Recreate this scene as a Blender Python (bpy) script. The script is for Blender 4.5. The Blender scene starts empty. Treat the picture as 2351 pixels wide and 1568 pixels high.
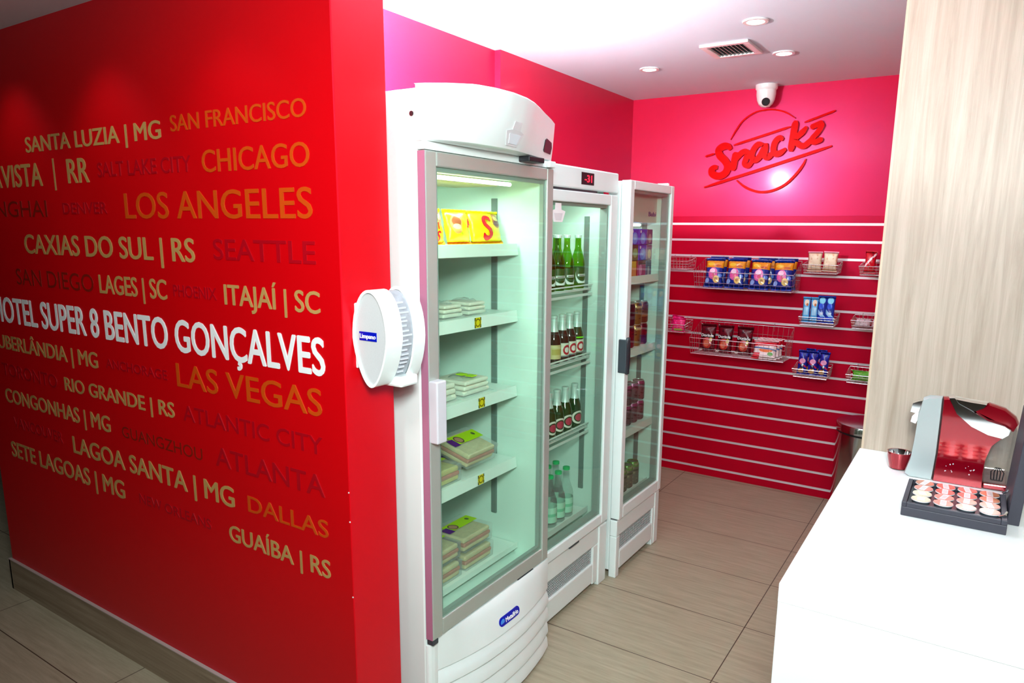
import bpy, bmesh, math, random
from mathutils import Vector, Matrix
random.seed(7)
scn = bpy.context.scene
C = scn.collection
PI = math.pi

# ------------------------------------------------------------------ camera, world, lights, exposure
cam_data = bpy.data.cameras.new('camera')
cam_data.sensor_fit = 'HORIZONTAL'
cam_data.sensor_width = 36.0
cam_data.lens = 1618.65 / 2351 * 36
cam_data.shift_x = (1175.5 - 1211.80) / 2351
cam_data.shift_y = (839.84 - 784.0) / 2351
cam_data.clip_start = 0.05
cam = bpy.data.objects.new('camera', cam_data)
C.objects.link(cam)
yaw, pitch, roll = math.radians(32.5223), math.radians(10.86186), math.radians(0.57319)
fw = Vector((-math.sin(yaw) * math.cos(pitch), math.cos(yaw) * math.cos(pitch), -math.sin(pitch)))
r0 = Vector((math.cos(yaw), math.sin(yaw), 0))
u0 = r0.cross(fw)
rt = r0 * math.cos(roll) + u0 * math.sin(roll)
up = -r0 * math.sin(roll) + u0 * math.cos(roll)
cm = Matrix((rt, up, -fw)).transposed().to_4x4()
cm.translation = Vector((0, 0, 1.6))
cam.matrix_world = cm
scn.camera = cam

vs = scn.view_settings
vs.view_transform = 'Standard'
vs.look = 'None'
vs.gamma = 1.0
vs.use_curve_mapping = False
vs.exposure = 0.12

world = bpy.data.worlds.new('world')
scn.world = world
world.use_nodes = True
world.node_tree.nodes['Background'].inputs[0].default_value = (0.9, 0.95, 1.0, 1)
world.node_tree.nodes['Background'].inputs[1].default_value = 0.02

def area(name, loc, target, power, sx, sy, col=(1, 1, 1), spread=PI):
    l = bpy.data.lights.new(name, 'AREA')
    l.shape = 'RECTANGLE'; l.size = sx; l.size_y = sy
    l.energy = power; l.color = col; l.spread = spread
    o = bpy.data.objects.new(name, l); C.objects.link(o)
    o.location = loc
    o.rotation_euler = (Vector(target) - Vector(loc)).to_track_quat('-Z', 'Y').to_euler()
    return o
def spot(name, loc, target, power, angle, blend=0.6, col=(1, 1, 1), radius=0.03):
    l = bpy.data.lights.new(name, 'SPOT')
    l.energy = power; l.spot_size = math.radians(angle); l.spot_blend = blend
    l.color = col; l.shadow_soft_size = radius
    o = bpy.data.objects.new(name, l); C.objects.link(o)
    o.location = loc
    o.rotation_euler = (Vector(target) - Vector(loc)).to_track_quat('-Z', 'Y').to_euler()
    return o

# the photographer's remote flash, resting on the tall fridge behind the red wall and firing at the ceiling
fl = bpy.data.lights.new('remote_flash', 'POINT'); fl.energy = 130; fl.shadow_soft_size = 0.05; fl.color = (0.90, 1.0, 1.0)
flo = bpy.data.objects.new('remote_flash', fl); C.objects.link(flo); flo.location = (-1.72, 1.78, 2.10)
# the soft flash above the camera and an unseen fill light added behind it
area('camera_flash', (0.05, 0.05, 2.05), (-1.0, 2.1, 1.15), 26, 0.35, 0.35, (0.92, 1.0, 1.0), math.radians(120))
area('hall_fill_light', (0.9, -0.6, 2.25), (-0.7, 2.2, 0.1), 26, 0.6, 0.6, (0.95, 1.0, 0.98))
# an added spot, then wall washers in the hall ceiling, above the lettered red wall
spot('added_wall_spot', (-1.0, 0.15, 2.25), (-1.62, 1.232, 1.65), 58, 75, 1.0, (1, 0.97, 0.93), 0.2)  # unseen spot added to brighten the upper right of the wall
for wx, wp in ((-2.95, 3.0), (-2.33, 3.2), (-1.72, 2)):
    spot('wall_washer', (wx, 0.95, 2.255), (wx, 1.232, 1.45), wp, 85, 0.8, (1, 0.93, 0.85))

# ------------------------------------------------------------------ materials
def lin(c):
    return tuple(((v / 255) / 12.92 if v / 255 <= 0.04045 else ((v / 255 + 0.055) / 1.055) ** 2.4) for v in c)

def new_mat(name):
    m = bpy.data.materials.new(name)
    m.use_nodes = True
    nt = m.node_tree
    return m, nt, nt.nodes['Principled BSDF']

def mat(name, col, rough=0.5, metal=0.0, tint=None, coat=0.0, emit=0.0, noise=0.04, scale=12.0, spec=0.5, bump=0.0, coat_rough=0.05):
    m, nt, b = new_mat(name)
    b.inputs['Roughness'].default_value = rough
    b.inputs['Metallic'].default_value = metal
    b.inputs['Coat Weight'].default_value = coat
    b.inputs['Coat Roughness'].default_value = coat_rough
    b.inputs['Specular IOR Level'].default_value = spec
    if tint: b.inputs['Specular Tint'].default_value = (*tint, 1)
    tc = nt.nodes.new('ShaderNodeTexCoord')
    nz = nt.nodes.new('ShaderNodeTexNoise')
    nz.inputs['Scale'].default_value = scale
    nz.inputs['Detail'].default_value = 3
    nt.links.new(tc.outputs['Object'], nz.inputs['Vector'])
    mx = nt.nodes.new('ShaderNodeMix'); mx.data_type = 'RGBA'
    mx.inputs['A'].default_value = (*[v * (1 - noise) for v in col], 1)
    mx.inputs['B'].default_value = (*[min(1, v * (1 + noise)) for v in col], 1)
    nt.links.new(nz.outputs['Fac'], mx.inputs['Factor'])
    nt.links.new(mx.outputs['Result'], b.inputs['Base Color'])
    if emit > 0:
        nt.links.new(mx.outputs['Result'], b.inputs['Emission Color'])
        b.inputs['Emission Strength'].default_value = emit
    if bump > 0:
        bp = nt.nodes.new('ShaderNodeBump')
        bp.inputs['Strength'].default_value = bump
        bp.inputs['Distance'].default_value = 0.002
        nt.links.new(nz.outputs['Fac'], bp.inputs['Height'])
        nt.links.new(bp.outputs['Normal'], b.inputs['Normal'])
    return m

def glass_mat(name, tint, rough=0.01, ior=1.5, milk=0.0):
    m = bpy.data.materials.new(name); m.use_nodes = True
    nt = m.node_tree; nt.nodes.clear()
    out = nt.nodes.new('ShaderNodeOutputMaterial')
    tr = nt.nodes.new('ShaderNodeBsdfTransparent'); tr.inputs[0].default_value = (*tint, 1)
    gl = nt.nodes.new('ShaderNodeBsdfGlossy'); gl.inputs['Roughness'].default_value = rough
    lw = nt.nodes.new('ShaderNodeLayerWeight'); lw.inputs['Blend'].default_value = 0.5
    pw = nt.nodes.new('ShaderNodeMath'); pw.operation = 'POWER'; pw.inputs[1].default_value = 5.0
    nt.links.new(lw.outputs['Facing'], pw.inputs[0])
    fr = nt.nodes.new('ShaderNodeMath'); fr.operation = 'MULTIPLY_ADD'
    f0 = ((ior - 1) / (ior + 1)) ** 2
    fr.inputs[1].default_value = 1 - f0; fr.inputs[2].default_value = f0
    nt.links.new(pw.outputs[0], fr.inputs[0])
    mx = nt.nodes.new('ShaderNodeMixShader')
    base = tr
    if milk:
        df = nt.nodes.new('ShaderNodeBsdfDiffuse'); df.inputs[0].default_value = (0.9, 0.92, 0.92, 1)
        nz = nt.nodes.new('ShaderNodeTexNoise'); nz.inputs['Scale'].default_value = 40
        mr = nt.nodes.new('ShaderNodeMapRange')
        mr.inputs['From Min'].default_value = 0.35; mr.inputs['From Max'].default_value = 0.7
        mr.inputs['To Min'].default_value = abs(milk) * (0.4 if milk > 0 else 0.95); mr.inputs['To Max'].default_value = abs(milk)
        nt.links.new(nz.outputs['Fac'], mr.inputs['Value'])
        m2 = nt.nodes.new('ShaderNodeMixShader')
        nt.links.new(mr.outputs['Result'], m2.inputs[0])
        nt.links.new(tr.outputs[0], m2.inputs[1]); nt.links.new(df.outputs[0], m2.inputs[2])
        base = m2
    nt.links.new(fr.outputs[0], mx.inputs[0])
    nt.links.new(base.outputs[0], mx.inputs[1]); nt.links.new(gl.outputs[0], mx.inputs[2])
    nt.links.new(mx.outputs[0], out.inputs[0])
    return m

def pat(name, base, layers, rough=0.3, metal=0.0, coat=0.0):
    """printed packaging: layers over the base colour, in the uv frame of the print
    ('e',cx,cy,rx,ry,col) ellipse  ('r',x0,y0,x1,y1,col) rectangle  ('d',a,b,w,col) slanted band v=a+b*u  ('n',scale,thr,col) flecks"""
    m, nt, b = new_mat(name)
    N, L = nt.nodes, nt.links
    b.inputs['Roughness'].default_value = rough
    b.inputs['Metallic'].default_value = metal
    b.inputs['Coat Weight'].default_value = coat
    uv = N.new('ShaderNodeUVMap'); uv.uv_map = 'print'
    sp = N.new('ShaderNodeSeparateXYZ'); L.new(uv.outputs[0], sp.inputs[0])
    def mth(op, a, c=None):
        n = N.new('ShaderNodeMath'); n.operation = op
        for i, v in ((0, a), (1, c)):
            if v is None: continue
            if isinstance(v, (int, float)): n.inputs[i].default_value = v
            else: L.new(v, n.inputs[i])
        return n.outputs[0]
    U, V = sp.outputs[0], sp.outputs[1]
    cur = None
    for ly in layers:
        k, col = ly[0], ly[-1]
        if k == 'e':
            f = mth('LESS_THAN', mth('ADD', mth('POWER', mth('ABSOLUTE', mth('DIVIDE', mth('SUBTRACT', U, ly[1]), ly[3])), 2), mth('POWER', mth('ABSOLUTE', mth('DIVIDE', mth('SUBTRACT', V, ly[2]), ly[4])), 2)), 1)
        elif k == 'r':
            f = mth('MULTIPLY', mth('LESS_THAN', mth('ABSOLUTE', mth('SUBTRACT', U, (ly[1] + ly[3]) / 2)), abs(ly[3] - ly[1]) / 2), mth('LESS_THAN', mth('ABSOLUTE', mth('SUBTRACT', V, (ly[2] + ly[4]) / 2)), abs(ly[4] - ly[2]) / 2))
        elif k == 'd':
            f = mth('LESS_THAN', mth('ABSOLUTE', mth('SUBTRACT', mth('SUBTRACT', V, ly[1]), mth('MULTIPLY', U, ly[2]))), ly[3])
        else:
            nz = N.new('ShaderNodeTexNoise'); nz.inputs['Scale'].default_value = ly[1]; nz.inputs['Detail'].default_value = 2
            L.new(uv.outputs[0], nz.inputs['Vector'])
            f = mth('GREATER_THAN', nz.outputs['Fac'], ly[2])
        mx = N.new('ShaderNodeMix'); mx.data_type = 'RGBA'
        L.new(f, mx.inputs['Factor'])
        if cur is None: mx.inputs['A'].default_value = (*base, 1)
        else: L.new(cur, mx.inputs['A'])
        mx.inputs['B'].default_value = (*col, 1)
        cur = mx.outputs['Result']
    if cur is None: b.inputs['Base Color'].default_value = (*base, 1)
    else: L.new(cur, b.inputs['Base Color'])
    return m

def wood_mat(name, c1, c2, along='z', rough=0.45):
    m, nt, b = new_mat(name)
    N, L = nt.nodes, nt.links
    tc = N.new('ShaderNodeTexCoord'); mp = N.new('ShaderNodeMapping')
    mp.inputs['Scale'].default_value = {'z': (26, 26, 1.1), 'x': (1.2, 30, 30)}[along]
    L.new(tc.outputs['Object'], mp.inputs[0])
    n1 = N.new('ShaderNodeTexNoise'); n1.inputs['Scale'].default_value = 1.6; n1.inputs['Detail'].default_value = 8; n1.inputs['Roughness'].default_value = 0.68; n1.inputs['Distortion'].default_value = 0.5
    L.new(mp.outputs[0], n1.inputs['Vector'])
    cr = N.new('ShaderNodeValToRGB')
    cr.color_ramp.elements[0].position = 0.34; cr.color_ramp.elements[0].color = (*c2, 1)
    cr.color_ramp.elements[1].position = 0.66; cr.color_ramp.elements[1].color = (*c1, 1)
    L.new(n1.outputs['Fac'], cr.inputs[0])
    L.new(cr.outputs[0], b.inputs['Base Color'])
    b.inputs['Roughness'].default_value = rough
    bp = N.new('ShaderNodeBump'); bp.inputs['Strength'].default_value = 0.15; bp.inputs['Distance'].default_value = 0.001
    L.new(n1.outputs['Fac'], bp.inputs['Height']); L.new(bp.outputs[0], b.inputs['Normal'])
    return m

def floor_mat():
    m, nt, b = new_mat('tile_floor')
    N, L = nt.nodes, nt.links
    tc = N.new('ShaderNodeTexCoord')
    mp = N.new('ShaderNodeMapping'); mp.inputs['Location'].default_value = (0.665 + 0.89 * 10, -2.306 + 0.4215 * 20, 0)
    L.new(tc.outputs['Object'], mp.inputs[0])
    br = N.new('ShaderNodeTexBrick'); br.offset = 0.0
    br.inputs['Scale'].default_value = 1.0
    br.inputs['Brick Width'].default_value = 0.89; br.inputs['Row Height'].default_value = 0.4215
    br.inputs['Mortar Size'].default_value = 0.0022; br.inputs['Mortar Smooth'].default_value = 0.3
    L.new(mp.outputs[0], br.inputs['Vector'])
    m2 = N.new('ShaderNodeMapping'); m2.inputs['Scale'].default_value = (2.2, 30, 1)
    L.new(tc.outputs['Object'], m2.inputs[0])
    nz = N.new('ShaderNodeTexNoise'); nz.inputs['Scale'].default_value = 2.0; nz.inputs['Detail'].default_value = 7; nz.inputs['Roughness'].default_value = 0.7
    L.new(m2.outputs[0], nz.inputs['Vector'])
    cr = N.new('ShaderNodeValToRGB')
    cr.color_ramp.elements[0].position = 0.33; cr.color_ramp.elements[0].color = (0.34, 0.295, 0.20, 1)
    cr.color_ramp.elements[1].position = 0.68; cr.color_ramp.elements[1].color = (0.47, 0.42, 0.305, 1)
    L.new(nz.outputs['Fac'], cr.inputs[0])
    mx = N.new('ShaderNodeMix'); mx.data_type = 'RGBA'
    L.new(br.outputs['Fac'], mx.inputs['Factor']); L.new(cr.outputs[0], mx.inputs['A'])
    mx.inputs['B'].default_value = (0.07, 0.045, 0.03, 1)
    L.new(mx.outputs['Result'], b.inputs['Base Color'])
    b.inputs['Roughness'].default_value = 0.42
    b.inputs['Specular IOR Level'].default_value = 0.35
    return m

RED = (0.60, 0.0, 0.0012)
M = {}
M['red_wall'] = mat('red_wall_paint', RED, 0.42, noise=0.03, scale=3, spec=0.8, tint=(1, 0.22, 0.55))
M['red_gloss'] = mat('red_gloss_paint', (0.58, 0.011, 0.044), 0.30, noise=0.03, scale=3, coat=0.12, coat_rough=0.12, spec=0.6, tint=(1, 0.2, 0.7))
M['red_slat'] = mat('red_slat_board', (0.47, 0.0, 0.012), 0.36, noise=0.05, scale=9, spec=0.45, tint=(1, 0.2, 0.6))
M['sign_red'] = mat('red_acrylic', (0.52, 0.0, 0.0), 0.3, noise=0.02, spec=0.3, tint=(1, .08, .08))
M['ceiling'] = mat('ceiling_paint', (0.75, 0.86, 0.97), 0.8, noise=0.01)
M['hall_wall'] = mat('hall_wall_paint', (0.55, 0.52, 0.5), 0.7, noise=0.02)
M['dark_wall'] = mat('dark_wall_paint', (0.02, 0.02, 0.022), 0.7)
M['floor'] = floor_mat()
M['tile_skirting'] = wood_mat('tile_skirting', (0.36, 0.28, 0.19), (0.22, 0.16, 0.10), 'x', 0.5)
M['oak'] = wood_mat('light_oak_panel', (0.52, 0.44, 0.36), (0.36, 0.285, 0.215), 'z', 0.42)
M['oak_edge'] = wood_mat('oak_edge_band', (0.66, 0.54, 0.40), (0.5, 0.39, 0.28), 'z', 0.45)
M['gold'] = mat('gold_vinyl', lin((182, 144, 84)), 0.35, metal=0.0, noise=0.05)
M['orange'] = mat('bronze_vinyl', lin((196, 72, 8)), 0.4, noise=0.05)
M['dark_red'] = mat('dark_red_vinyl', lin((168, 0, 18)), 0.4, noise=0.05)
M['brown_red'] = mat('brown_vinyl', lin((130, 22, 8)), 0.4, noise=0.05)
M['white_vinyl'] = mat('white_vinyl', (0.85, 0.88, 0.88), 0.4, noise=0.02)
M['white'] = mat('white_enamel', (0.78, 0.88, 0.85), 0.32, noise=0.02)
M['white_plastic'] = mat('white_plastic', (0.81, 0.89, 0.87), 0.28, noise=0.02, coat=0.3)
M['liner'] = mat('fridge_liner', (0.70, 0.86, 0.78), 0.45, noise=0.03)
M['shelf'] = mat('fridge_shelf', (0.78, 0.86, 0.80), 0.4, noise=0.03)
M['track'] = mat('shelf_track_grey', (0.16, 0.22, 0.20), 0.5)
M['alu'] = mat('satin_aluminium', (0.50, 0.56, 0.51), 0.34, metal=0.45, noise=0.03)
M['alu_rail'] = mat('slat_aluminium', (0.86, 0.82, 0.86), 0.38, metal=0.55, noise=0.03)
M['chrome'] = mat('chrome', (0.82, 0.83, 0.84), 0.06, metal=1.0, noise=0.01)
M['wire'] = mat('chrome_wire', (0.75, 0.75, 0.77), 0.2, metal=0.9, noise=0.02)
M['steel'] = mat('polished_steel', (0.55, 0.56, 0.55), 0.14, metal=1.0, noise=0.03)
M['black'] = mat('black_plastic', (0.012, 0.012, 0.016), 0.35)
M['dark_grey'] = mat('dark_grey_plastic', (0.035, 0.05, 0.06), 0.4)
M['charcoal'] = mat('charcoal_box', (0.035, 0.035, 0.05), 0.5)
M['glass'] = glass_mat('fridge_glass', (0.90, 0.985, 0.94), 0.01, 1.45)
M['clear'] = glass_mat('clear_plastic', (0.93, 0.96, 0.95), 0.08, 1.4, 0.25)
M['tank'] = glass_mat('smoked_clear_plastic', (0.86, 0.85, 0.82), 0.03, 1.45, 0.12)
M['smoke'] = glass_mat('tinted_plastic', (0.84, 0.87, 0.88), 0.12, 1.5, -0.5)
M['lamp'] = mat('lamp_glow', (1, 0.98, 0.95), 0.5, emit=12, noise=0.0)
M['tube'] = mat('tube_glow', (0.9, 1.0, 0.93), 0.5, emit=3.5, noise=0.0)
M['led_red'] = mat('red_led', (1, 0.02, 0.05), 0.4, emit=1.2, noise=0.0)
M['counter'] = mat('white_laminate', (0.85, 0.88, 0.87), 0.3, noise=0.01)
M['blue_badge'] = mat('blue_badge', lin((0, 20, 170)), 0.3)
M['light_blue'] = mat('light_blue', lin((60, 150, 240)), 0.3)
M['pale_blue'] = mat('pale_blue_print', (0.74, 0.80, 0.85), 0.4)
M['pale_grey'] = mat('pale_grey_print', (0.70, 0.70, 0.71), 0.4)
M['blue_text'] = mat('blue_lettering', lin((40, 45, 120)), 0.4)
M['white_text'] = mat('white_lettering', (0.9, 0.9, 0.9), 0.4)
M['tag'] = pat('yellow_price_tag', lin((232, 210, 20)), [('e', .5, .5, .4, .4, lin((120, 100, 0))), ('e', .5, .5, .28, .28, lin((232, 210, 20))), ('r', 0, 0, .14, .3, (0.02, 0.02, 0)), ('r', .86, 0, 1, .3, (0.02, 0.02, 0)), ('r', 0, .7, .14, 1, (0.02, 0.02, 0)), ('r', .86, .7, 1, 1, (0.02, 0.02, 0))])
M['mauve'] = mat('mauve_reflection', (0.42, 0.17, 0.27), 0.35)
M['machine_red'] = mat('metallic_red', (0.33, 0.0, 0.010), 0.13, metal=0.55, noise=0.03, coat=1.0)
M['machine_silver'] = mat('matt_silver', (0.42, 0.48, 0.48), 0.38, metal=0.35, noise=0.02)

# ------------------------------------------------------------------ mesh helpers
def wloc(o):
    v = Vector((0, 0, 0))
    while o is not None:
        v = v + o.location
        o = o.parent
    return v

class B:
    def __init__(self):
        self.bm = bmesh.new()
        self.uv = self.bm.loops.layers.uv.new('print')
    def quad(self, pts, uvs=None):
        vs_ = [self.bm.verts.new(p) for p in pts]
        f = self.bm.faces.new(vs_)
        if uvs:
            for l, u in zip(f.loops, uvs): l[self.uv].uv = u
        return f
    def box(self, x0, x1, y0, y1, z0, z1):
        v = [self.bm.verts.new((x, y, z)) for x in (x0, x1) for y in (y0, y1) for z in (z0, z1)]
        for f in ((0, 1, 3, 2), (4, 6, 7, 5), (0, 4, 5, 1), (2, 3, 7, 6), (0, 2, 6, 4), (1, 5, 7, 3)):
            fc = self.bm.faces.new([v[i] for i in f])
            n = fc.normal if fc.normal.length else None
            fc.normal_update(); n = fc.normal
            for l in fc.loops:
                p = l.vert.co
                a = (p.x - x0) / (x1 - x0 + 1e-9); b = (p.y - y0) / (y1 - y0 + 1e-9); c = (p.z - z0) / (z1 - z0 + 1e-9)
                l[self.uv].uv = (b, c) if abs(n.x) > .5 else ((a, c) if abs(n.y) > .5 else (a, b))
        return self
    def lathe(self, prof, c=(0, 0, 0), seg=20, axis='z', cap=True, sx=1.0, sy=1.0):
        rings = []
        for r, h in prof:
            ring = []
            for i in range(seg):
                t = 2 * PI * i / seg
                a, b = r * math.cos(t) * sx, r * math.sin(t) * sy
                p = {'z': (a, b, h), 'y': (a, h, b), 'x': (h, a, b)}[axis]
                ring.append(self.bm.verts.new((p[0] + c[0], p[1] + c[1], p[2] + c[2])))
            rings.append(ring)
        hs = [h for _, h in prof]; h0, h1 = min(hs), max(hs)
        for k in range(len(rings) - 1):
            for i in range(seg):
                j = (i + 1) % seg
                f = self.bm.faces.new((rings[k][i], rings[k][j], rings[k + 1][j], rings[k + 1][i]))
                for l, (ii, kk) in zip(f.loops, ((i, k), (i + 1, k), (i + 1, k + 1), (i, k + 1))):
                    l[self.uv].uv = (ii / seg, (hs[kk] - h0) / (h1 - h0 + 1e-9))
        if cap:
            for ring in (rings[0], rings[-1]):
                f = self.bm.faces.new(ring)
                for i, l in enumerate(f.loops):
                    t = 2 * PI * i / seg
                    l[self.uv].uv = (.5 + .5 * math.cos(t), .5 + .5 * math.sin(t))
        return self
    def cyl(self, c, r, h, axis='z', seg=20, r2=None):
        return self.lathe([(r, 0), (r if r2 is None else r2, h)], c, seg, axis)
    def tube(self, path, r, seg=6, closed=False):
        pts = [Vector(p) for p in path]
        n = len(pts); rings = []
        for i, p in enumerate(pts):
            if closed: d = pts[(i + 1) % n] - pts[i - 1]
            else: d = pts[min(i + 1, n - 1)] - pts[max(i - 1, 0)]
            d.normalize()
            a = d.orthogonal() if abs(d.z) > .9 else d.cross(Vector((0, 0, 1)))
            a.normalize(); b = d.cross(a)
            rings.append([self.bm.verts.new(p + a * (r * math.cos(2 * PI * k / seg)) + b * (r * math.sin(2 * PI * k / seg))) for k in range(seg)])
        for i in range(n if closed else n - 1):
            for k in range(seg):
                l = (k + 1) % seg
                self.bm.faces.new((rings[i][k], rings[i][l], rings[(i + 1) % n][l], rings[(i + 1) % n][k]))
        if not closed:
            self.bm.faces.new(rings[0]); self.bm.faces.new(rings[-1])
        return self
    def prism(self, poly, axis, a, b):
        def P(p, h): return {'x': (h, p[0], p[1]), 'y': (p[0], h, p[1]), 'z': (p[0], p[1], h)}[axis]
        A = [self.bm.verts.new(P(p, a)) for p in poly]; Bv = [self.bm.verts.new(P(p, b)) for p in poly]
        xs = [p[0] for p in poly]; ys = [p[1] for p in poly]
        dx, dy = max(xs) - min(xs) + 1e-9, max(ys) - min(ys) + 1e-9
        for vv in (A, Bv):
            f = self.bm.faces.new(vv)
            for l, p in zip(f.loops, poly): l[self.uv].uv = ((p[0] - min(xs)) / dx, (p[1] - min(ys)) / dy)
        n = len(poly)
        for i in range(n):
            j = (i + 1) % n
            self.bm.faces.new((A[i], A[j], Bv[j], Bv[i]))
        return self
    def loft(self, poly, layers):
        """profile in the x-z plane swept through (y, x scale, z scale), scaled about its foot centre"""
        cx = (min(p[0] for p in poly) + max(p[0] for p in poly)) / 2; cz = min(p[1] for p in poly)
        rings = [[self.bm.verts.new((cx + (p[0] - cx) * sx, y, .951 + (p[1] - .951) * sz)) for p in poly] for y, sx, sz in layers]
        n = len(poly)
        for r1, r2 in zip(rings, rings[1:]):
            for i in range(n):
                self.bm.faces.new((r1[i], r1[(i + 1) % n], r2[(i + 1) % n], r2[i]))
        self.bm.faces.new(rings[0]); self.bm.faces.new(rings[-1])
        return self
    def ribbon(self, pts, w, y0, y1, taper=True):
        """a brush stroke in the x-z plane with thickness from y0 to y1"""
        P_ = [Vector((p[0], 0, p[1])) for p in pts]
        Q = []
        n = len(P_)
        for i in range(n - 1):
            p0, p1, p2, p3 = P_[max(i - 1, 0)], P_[i], P_[i + 1], P_[min(i + 2, n - 1)]
            for s in range(6):
                t = s / 6
                Q.append(0.5 * ((2 * p1) + (p2 - p0) * t + (2 * p0 - 5 * p1 + 4 * p2 - p3) * t * t + (3 * p1 - p0 - 3 * p2 + p3) * t ** 3))
        Q.append(P_[-1])
        Lft, Rgt = [], []
        for i, q in enumerate(Q):
            d = Q[min(i + 1, len(Q) - 1)] - Q[max(i - 1, 0)]; d.normalize()
            nrm = Vector((-d.z, 0, d.x))
            e = i / (len(Q) - 1)
            k = w / 2 * (min(1, 0.45 + 4 * min(e, 1 - e)) if taper else 1)
            Lft.append(q + nrm * k); Rgt.append(q - nrm * k)
        rows = []
        for a, b in zip(Lft, Rgt):
            rows.append([self.bm.verts.new((a.x, y0, a.z)), self.bm.verts.new((b.x, y0, b.z)), self.bm.verts.new((b.x, y1, b.z)), self.bm.verts.new((a.x, y1, a.z))])
        for r1, r2 in zip(rows, rows[1:]):
            for k in range(4):
                self.bm.faces.new((r1[k], r1[(k + 1) % 4], r2[(k + 1) % 4], r2[k]))
        self.bm.faces.new(rows[0]); self.bm.faces.new(rows[-1])
        return self
    def obj(self, name, m, parent=None, smooth=False, bev=0.0, seg=2, label=None):
        off = wloc(parent)
        if off.length: bmesh.ops.translate(self.bm, verts=self.bm.verts, vec=-off)
        bmesh.ops.recalc_face_normals(self.bm, faces=self.bm.faces)
        me = bpy.data.meshes.new(name)
        self.bm.to_mesh(me); self.bm.free()
        me.materials.append(M[m] if isinstance(m, str) else m)
        o = bpy.data.objects.new(name, me); C.objects.link(o)
        if parent is not None: o.parent = parent
        if smooth:
            for p in me.polygons: p.use_smooth = True
            md = o.modifiers.new('edges', 'EDGE_SPLIT'); md.split_angle = math.radians(38)
        if bev > 0:
            md = o.modifiers.new('bevel', 'BEVEL'); md.width = bev; md.segments = seg; md.limit_method = 'ANGLE'
        if label: o['label'] = label
        return o

def tag(o, label, cat, group=None):
    o['label'] = label; o['category'] = cat
    if group: o['group'] = group
    return o
def thing(name, label, cat, loc, group=None):
    o = bpy.data.objects.new(name, None); C.objects.link(o)
    o.empty_display_size = 0.05
    o.location = loc
    return tag(o, label, cat, group)
def structure(name, b, m, parent=None, **k):
    o = b.obj(name, m, parent, **k)
    if parent is None: o['kind'] = 'structure'
    return o
def dup(root, loc, rot=None, label=None, group=None):
    r = root.copy(); C.objects.link(r); r.location = loc
    if rot is not None: r.rotation_euler = rot
    if label: r['label'] = label
    if group: r['group'] = group
    for ch in list(root.children):
        c = ch.copy(); C.objects.link(c); c.parent = r
        for g in list(ch.children):
            d = g.copy(); C.objects.link(d); d.parent = c
    return r

_caps = {}
def text_bm(body, bold=0.0, shear=0.0):
    cu = bpy.data.curves.new('lettering', 'FONT')
    cu.body = body; cu.size = 1.0; cu.shear = shear; cu.resolution_u = 4
    o = bpy.data.objects.new('lettering', cu); C.objects.link(o)
    dg = bpy.context.evaluated_depsgraph_get()
    me = bpy.data.meshes.new_from_object(o.evaluated_get(dg))
    bpy.data.objects.remove(o)
    return me
def text_obj(body, name, m, parent, origin, ux, uz, width=None, cap=0.05, bold=0.0, center=False, depth=0.0006, shear=0.0, label=None, surf=None):
    """lettering whose baseline starts at origin, running along ux with height along uz"""
    if bold not in _caps:
        mh = text_bm('H', bold); ys = [v.co.y for v in mh.vertices]; _caps[bold] = (min(ys), max(ys))
    y0, y1 = _caps[bold]
    me = text_bm(body, bold, shear)
    xs = [v.co.x for v in me.vertices]; x0, x1 = min(xs), max(xs)
    sy = cap / (y1 - y0); sx = (width / (x1 - x0)) if width else sy
    ux, uz, origin = Vector(ux), Vector(uz), Vector(origin)
    nrm = ux.cross(uz)
    bm = bmesh.new(); lv = 0
    for dx, dy in (((0, 0), (bold, 0), (-bold, 0), (0, bold * .6), (0, -bold * .6)) if bold > 0 else ((0, 0),)):
        n0 = len(bm.verts); lv += 1; bm.from_mesh(me); bm.verts.ensure_lookup_table()
        for v in bm.verts[n0:]: v.co.x += dx; v.co.y += dy; v.co.z = lv * .00015
    g = bmesh.ops.extrude_face_region(bm, geom=list(bm.faces))
    ev = [e for e in g['geom'] if isinstance(e, bmesh.types.BMVert)]
    evs = set(ev)
    sh = (x1 - x0) * sx / 2 if center else 0
    off = wloc(parent)
    for v in bm.verts:
        a = (v.co.x - x0) * sx - sh; c = (v.co.y - y0) * sy
        h = depth + v.co.z if v in evs else 0.0
        p = origin + ux * a + uz * c
        if surf: p = surf(p)
        v.co = p + nrm * h - off
    bmesh.ops.recalc_face_normals(bm, faces=bm.faces)
    m2 = bpy.data.meshes.new(name); bm.to_mesh(m2); bm.free()
    m2.materials.append(M[m] if isinstance(m, str) else m)
    for p in m2.polygons: p.use_smooth = False
    o = bpy.data.objects.new(name, m2); C.objects.link(o); o.parent = parent
    if label: o['label'] = label
    return o

# ------------------------------------------------------------------ the setting
ZC, ZH = 2.445, 2.275          # ceilings of the snack corner and of the hall
YB = 4.467                     # back wall
structure('floor', B().box(-6.5, 3.5, -5.0, 5.0, -0.06, 0.0), 'floor')
b = B(); b.box(-2.4, 1.4, 1.41, 4.7, ZC, ZC + 0.06); b.box(-2.4, 1.4, 1.36, 1.41, ZH + .06, ZC + .06)
structure('ceiling', b, 'ceiling')
structure('ceiling_hall', B().box(-6.5, 3.5, -5.0, 1.36, ZH, ZH + 0.06), 'ceiling')
structure('wall_back', B().box(-2.3, 0.75, YB, YB + 0.08, 0.0, ZC), 'red_gloss')
b = B(); b.box(-2.16, -2.080, 1.409, 2.94, 0, ZC); b.box(-2.16, -2.047, 2.94, YB, 0, ZC)
structure('wall_left', b, 'red_gloss')
structure('wall_right', B().box(0.65, 0.73, 2.40, YB, 0, ZC), 'red_wall')
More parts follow.
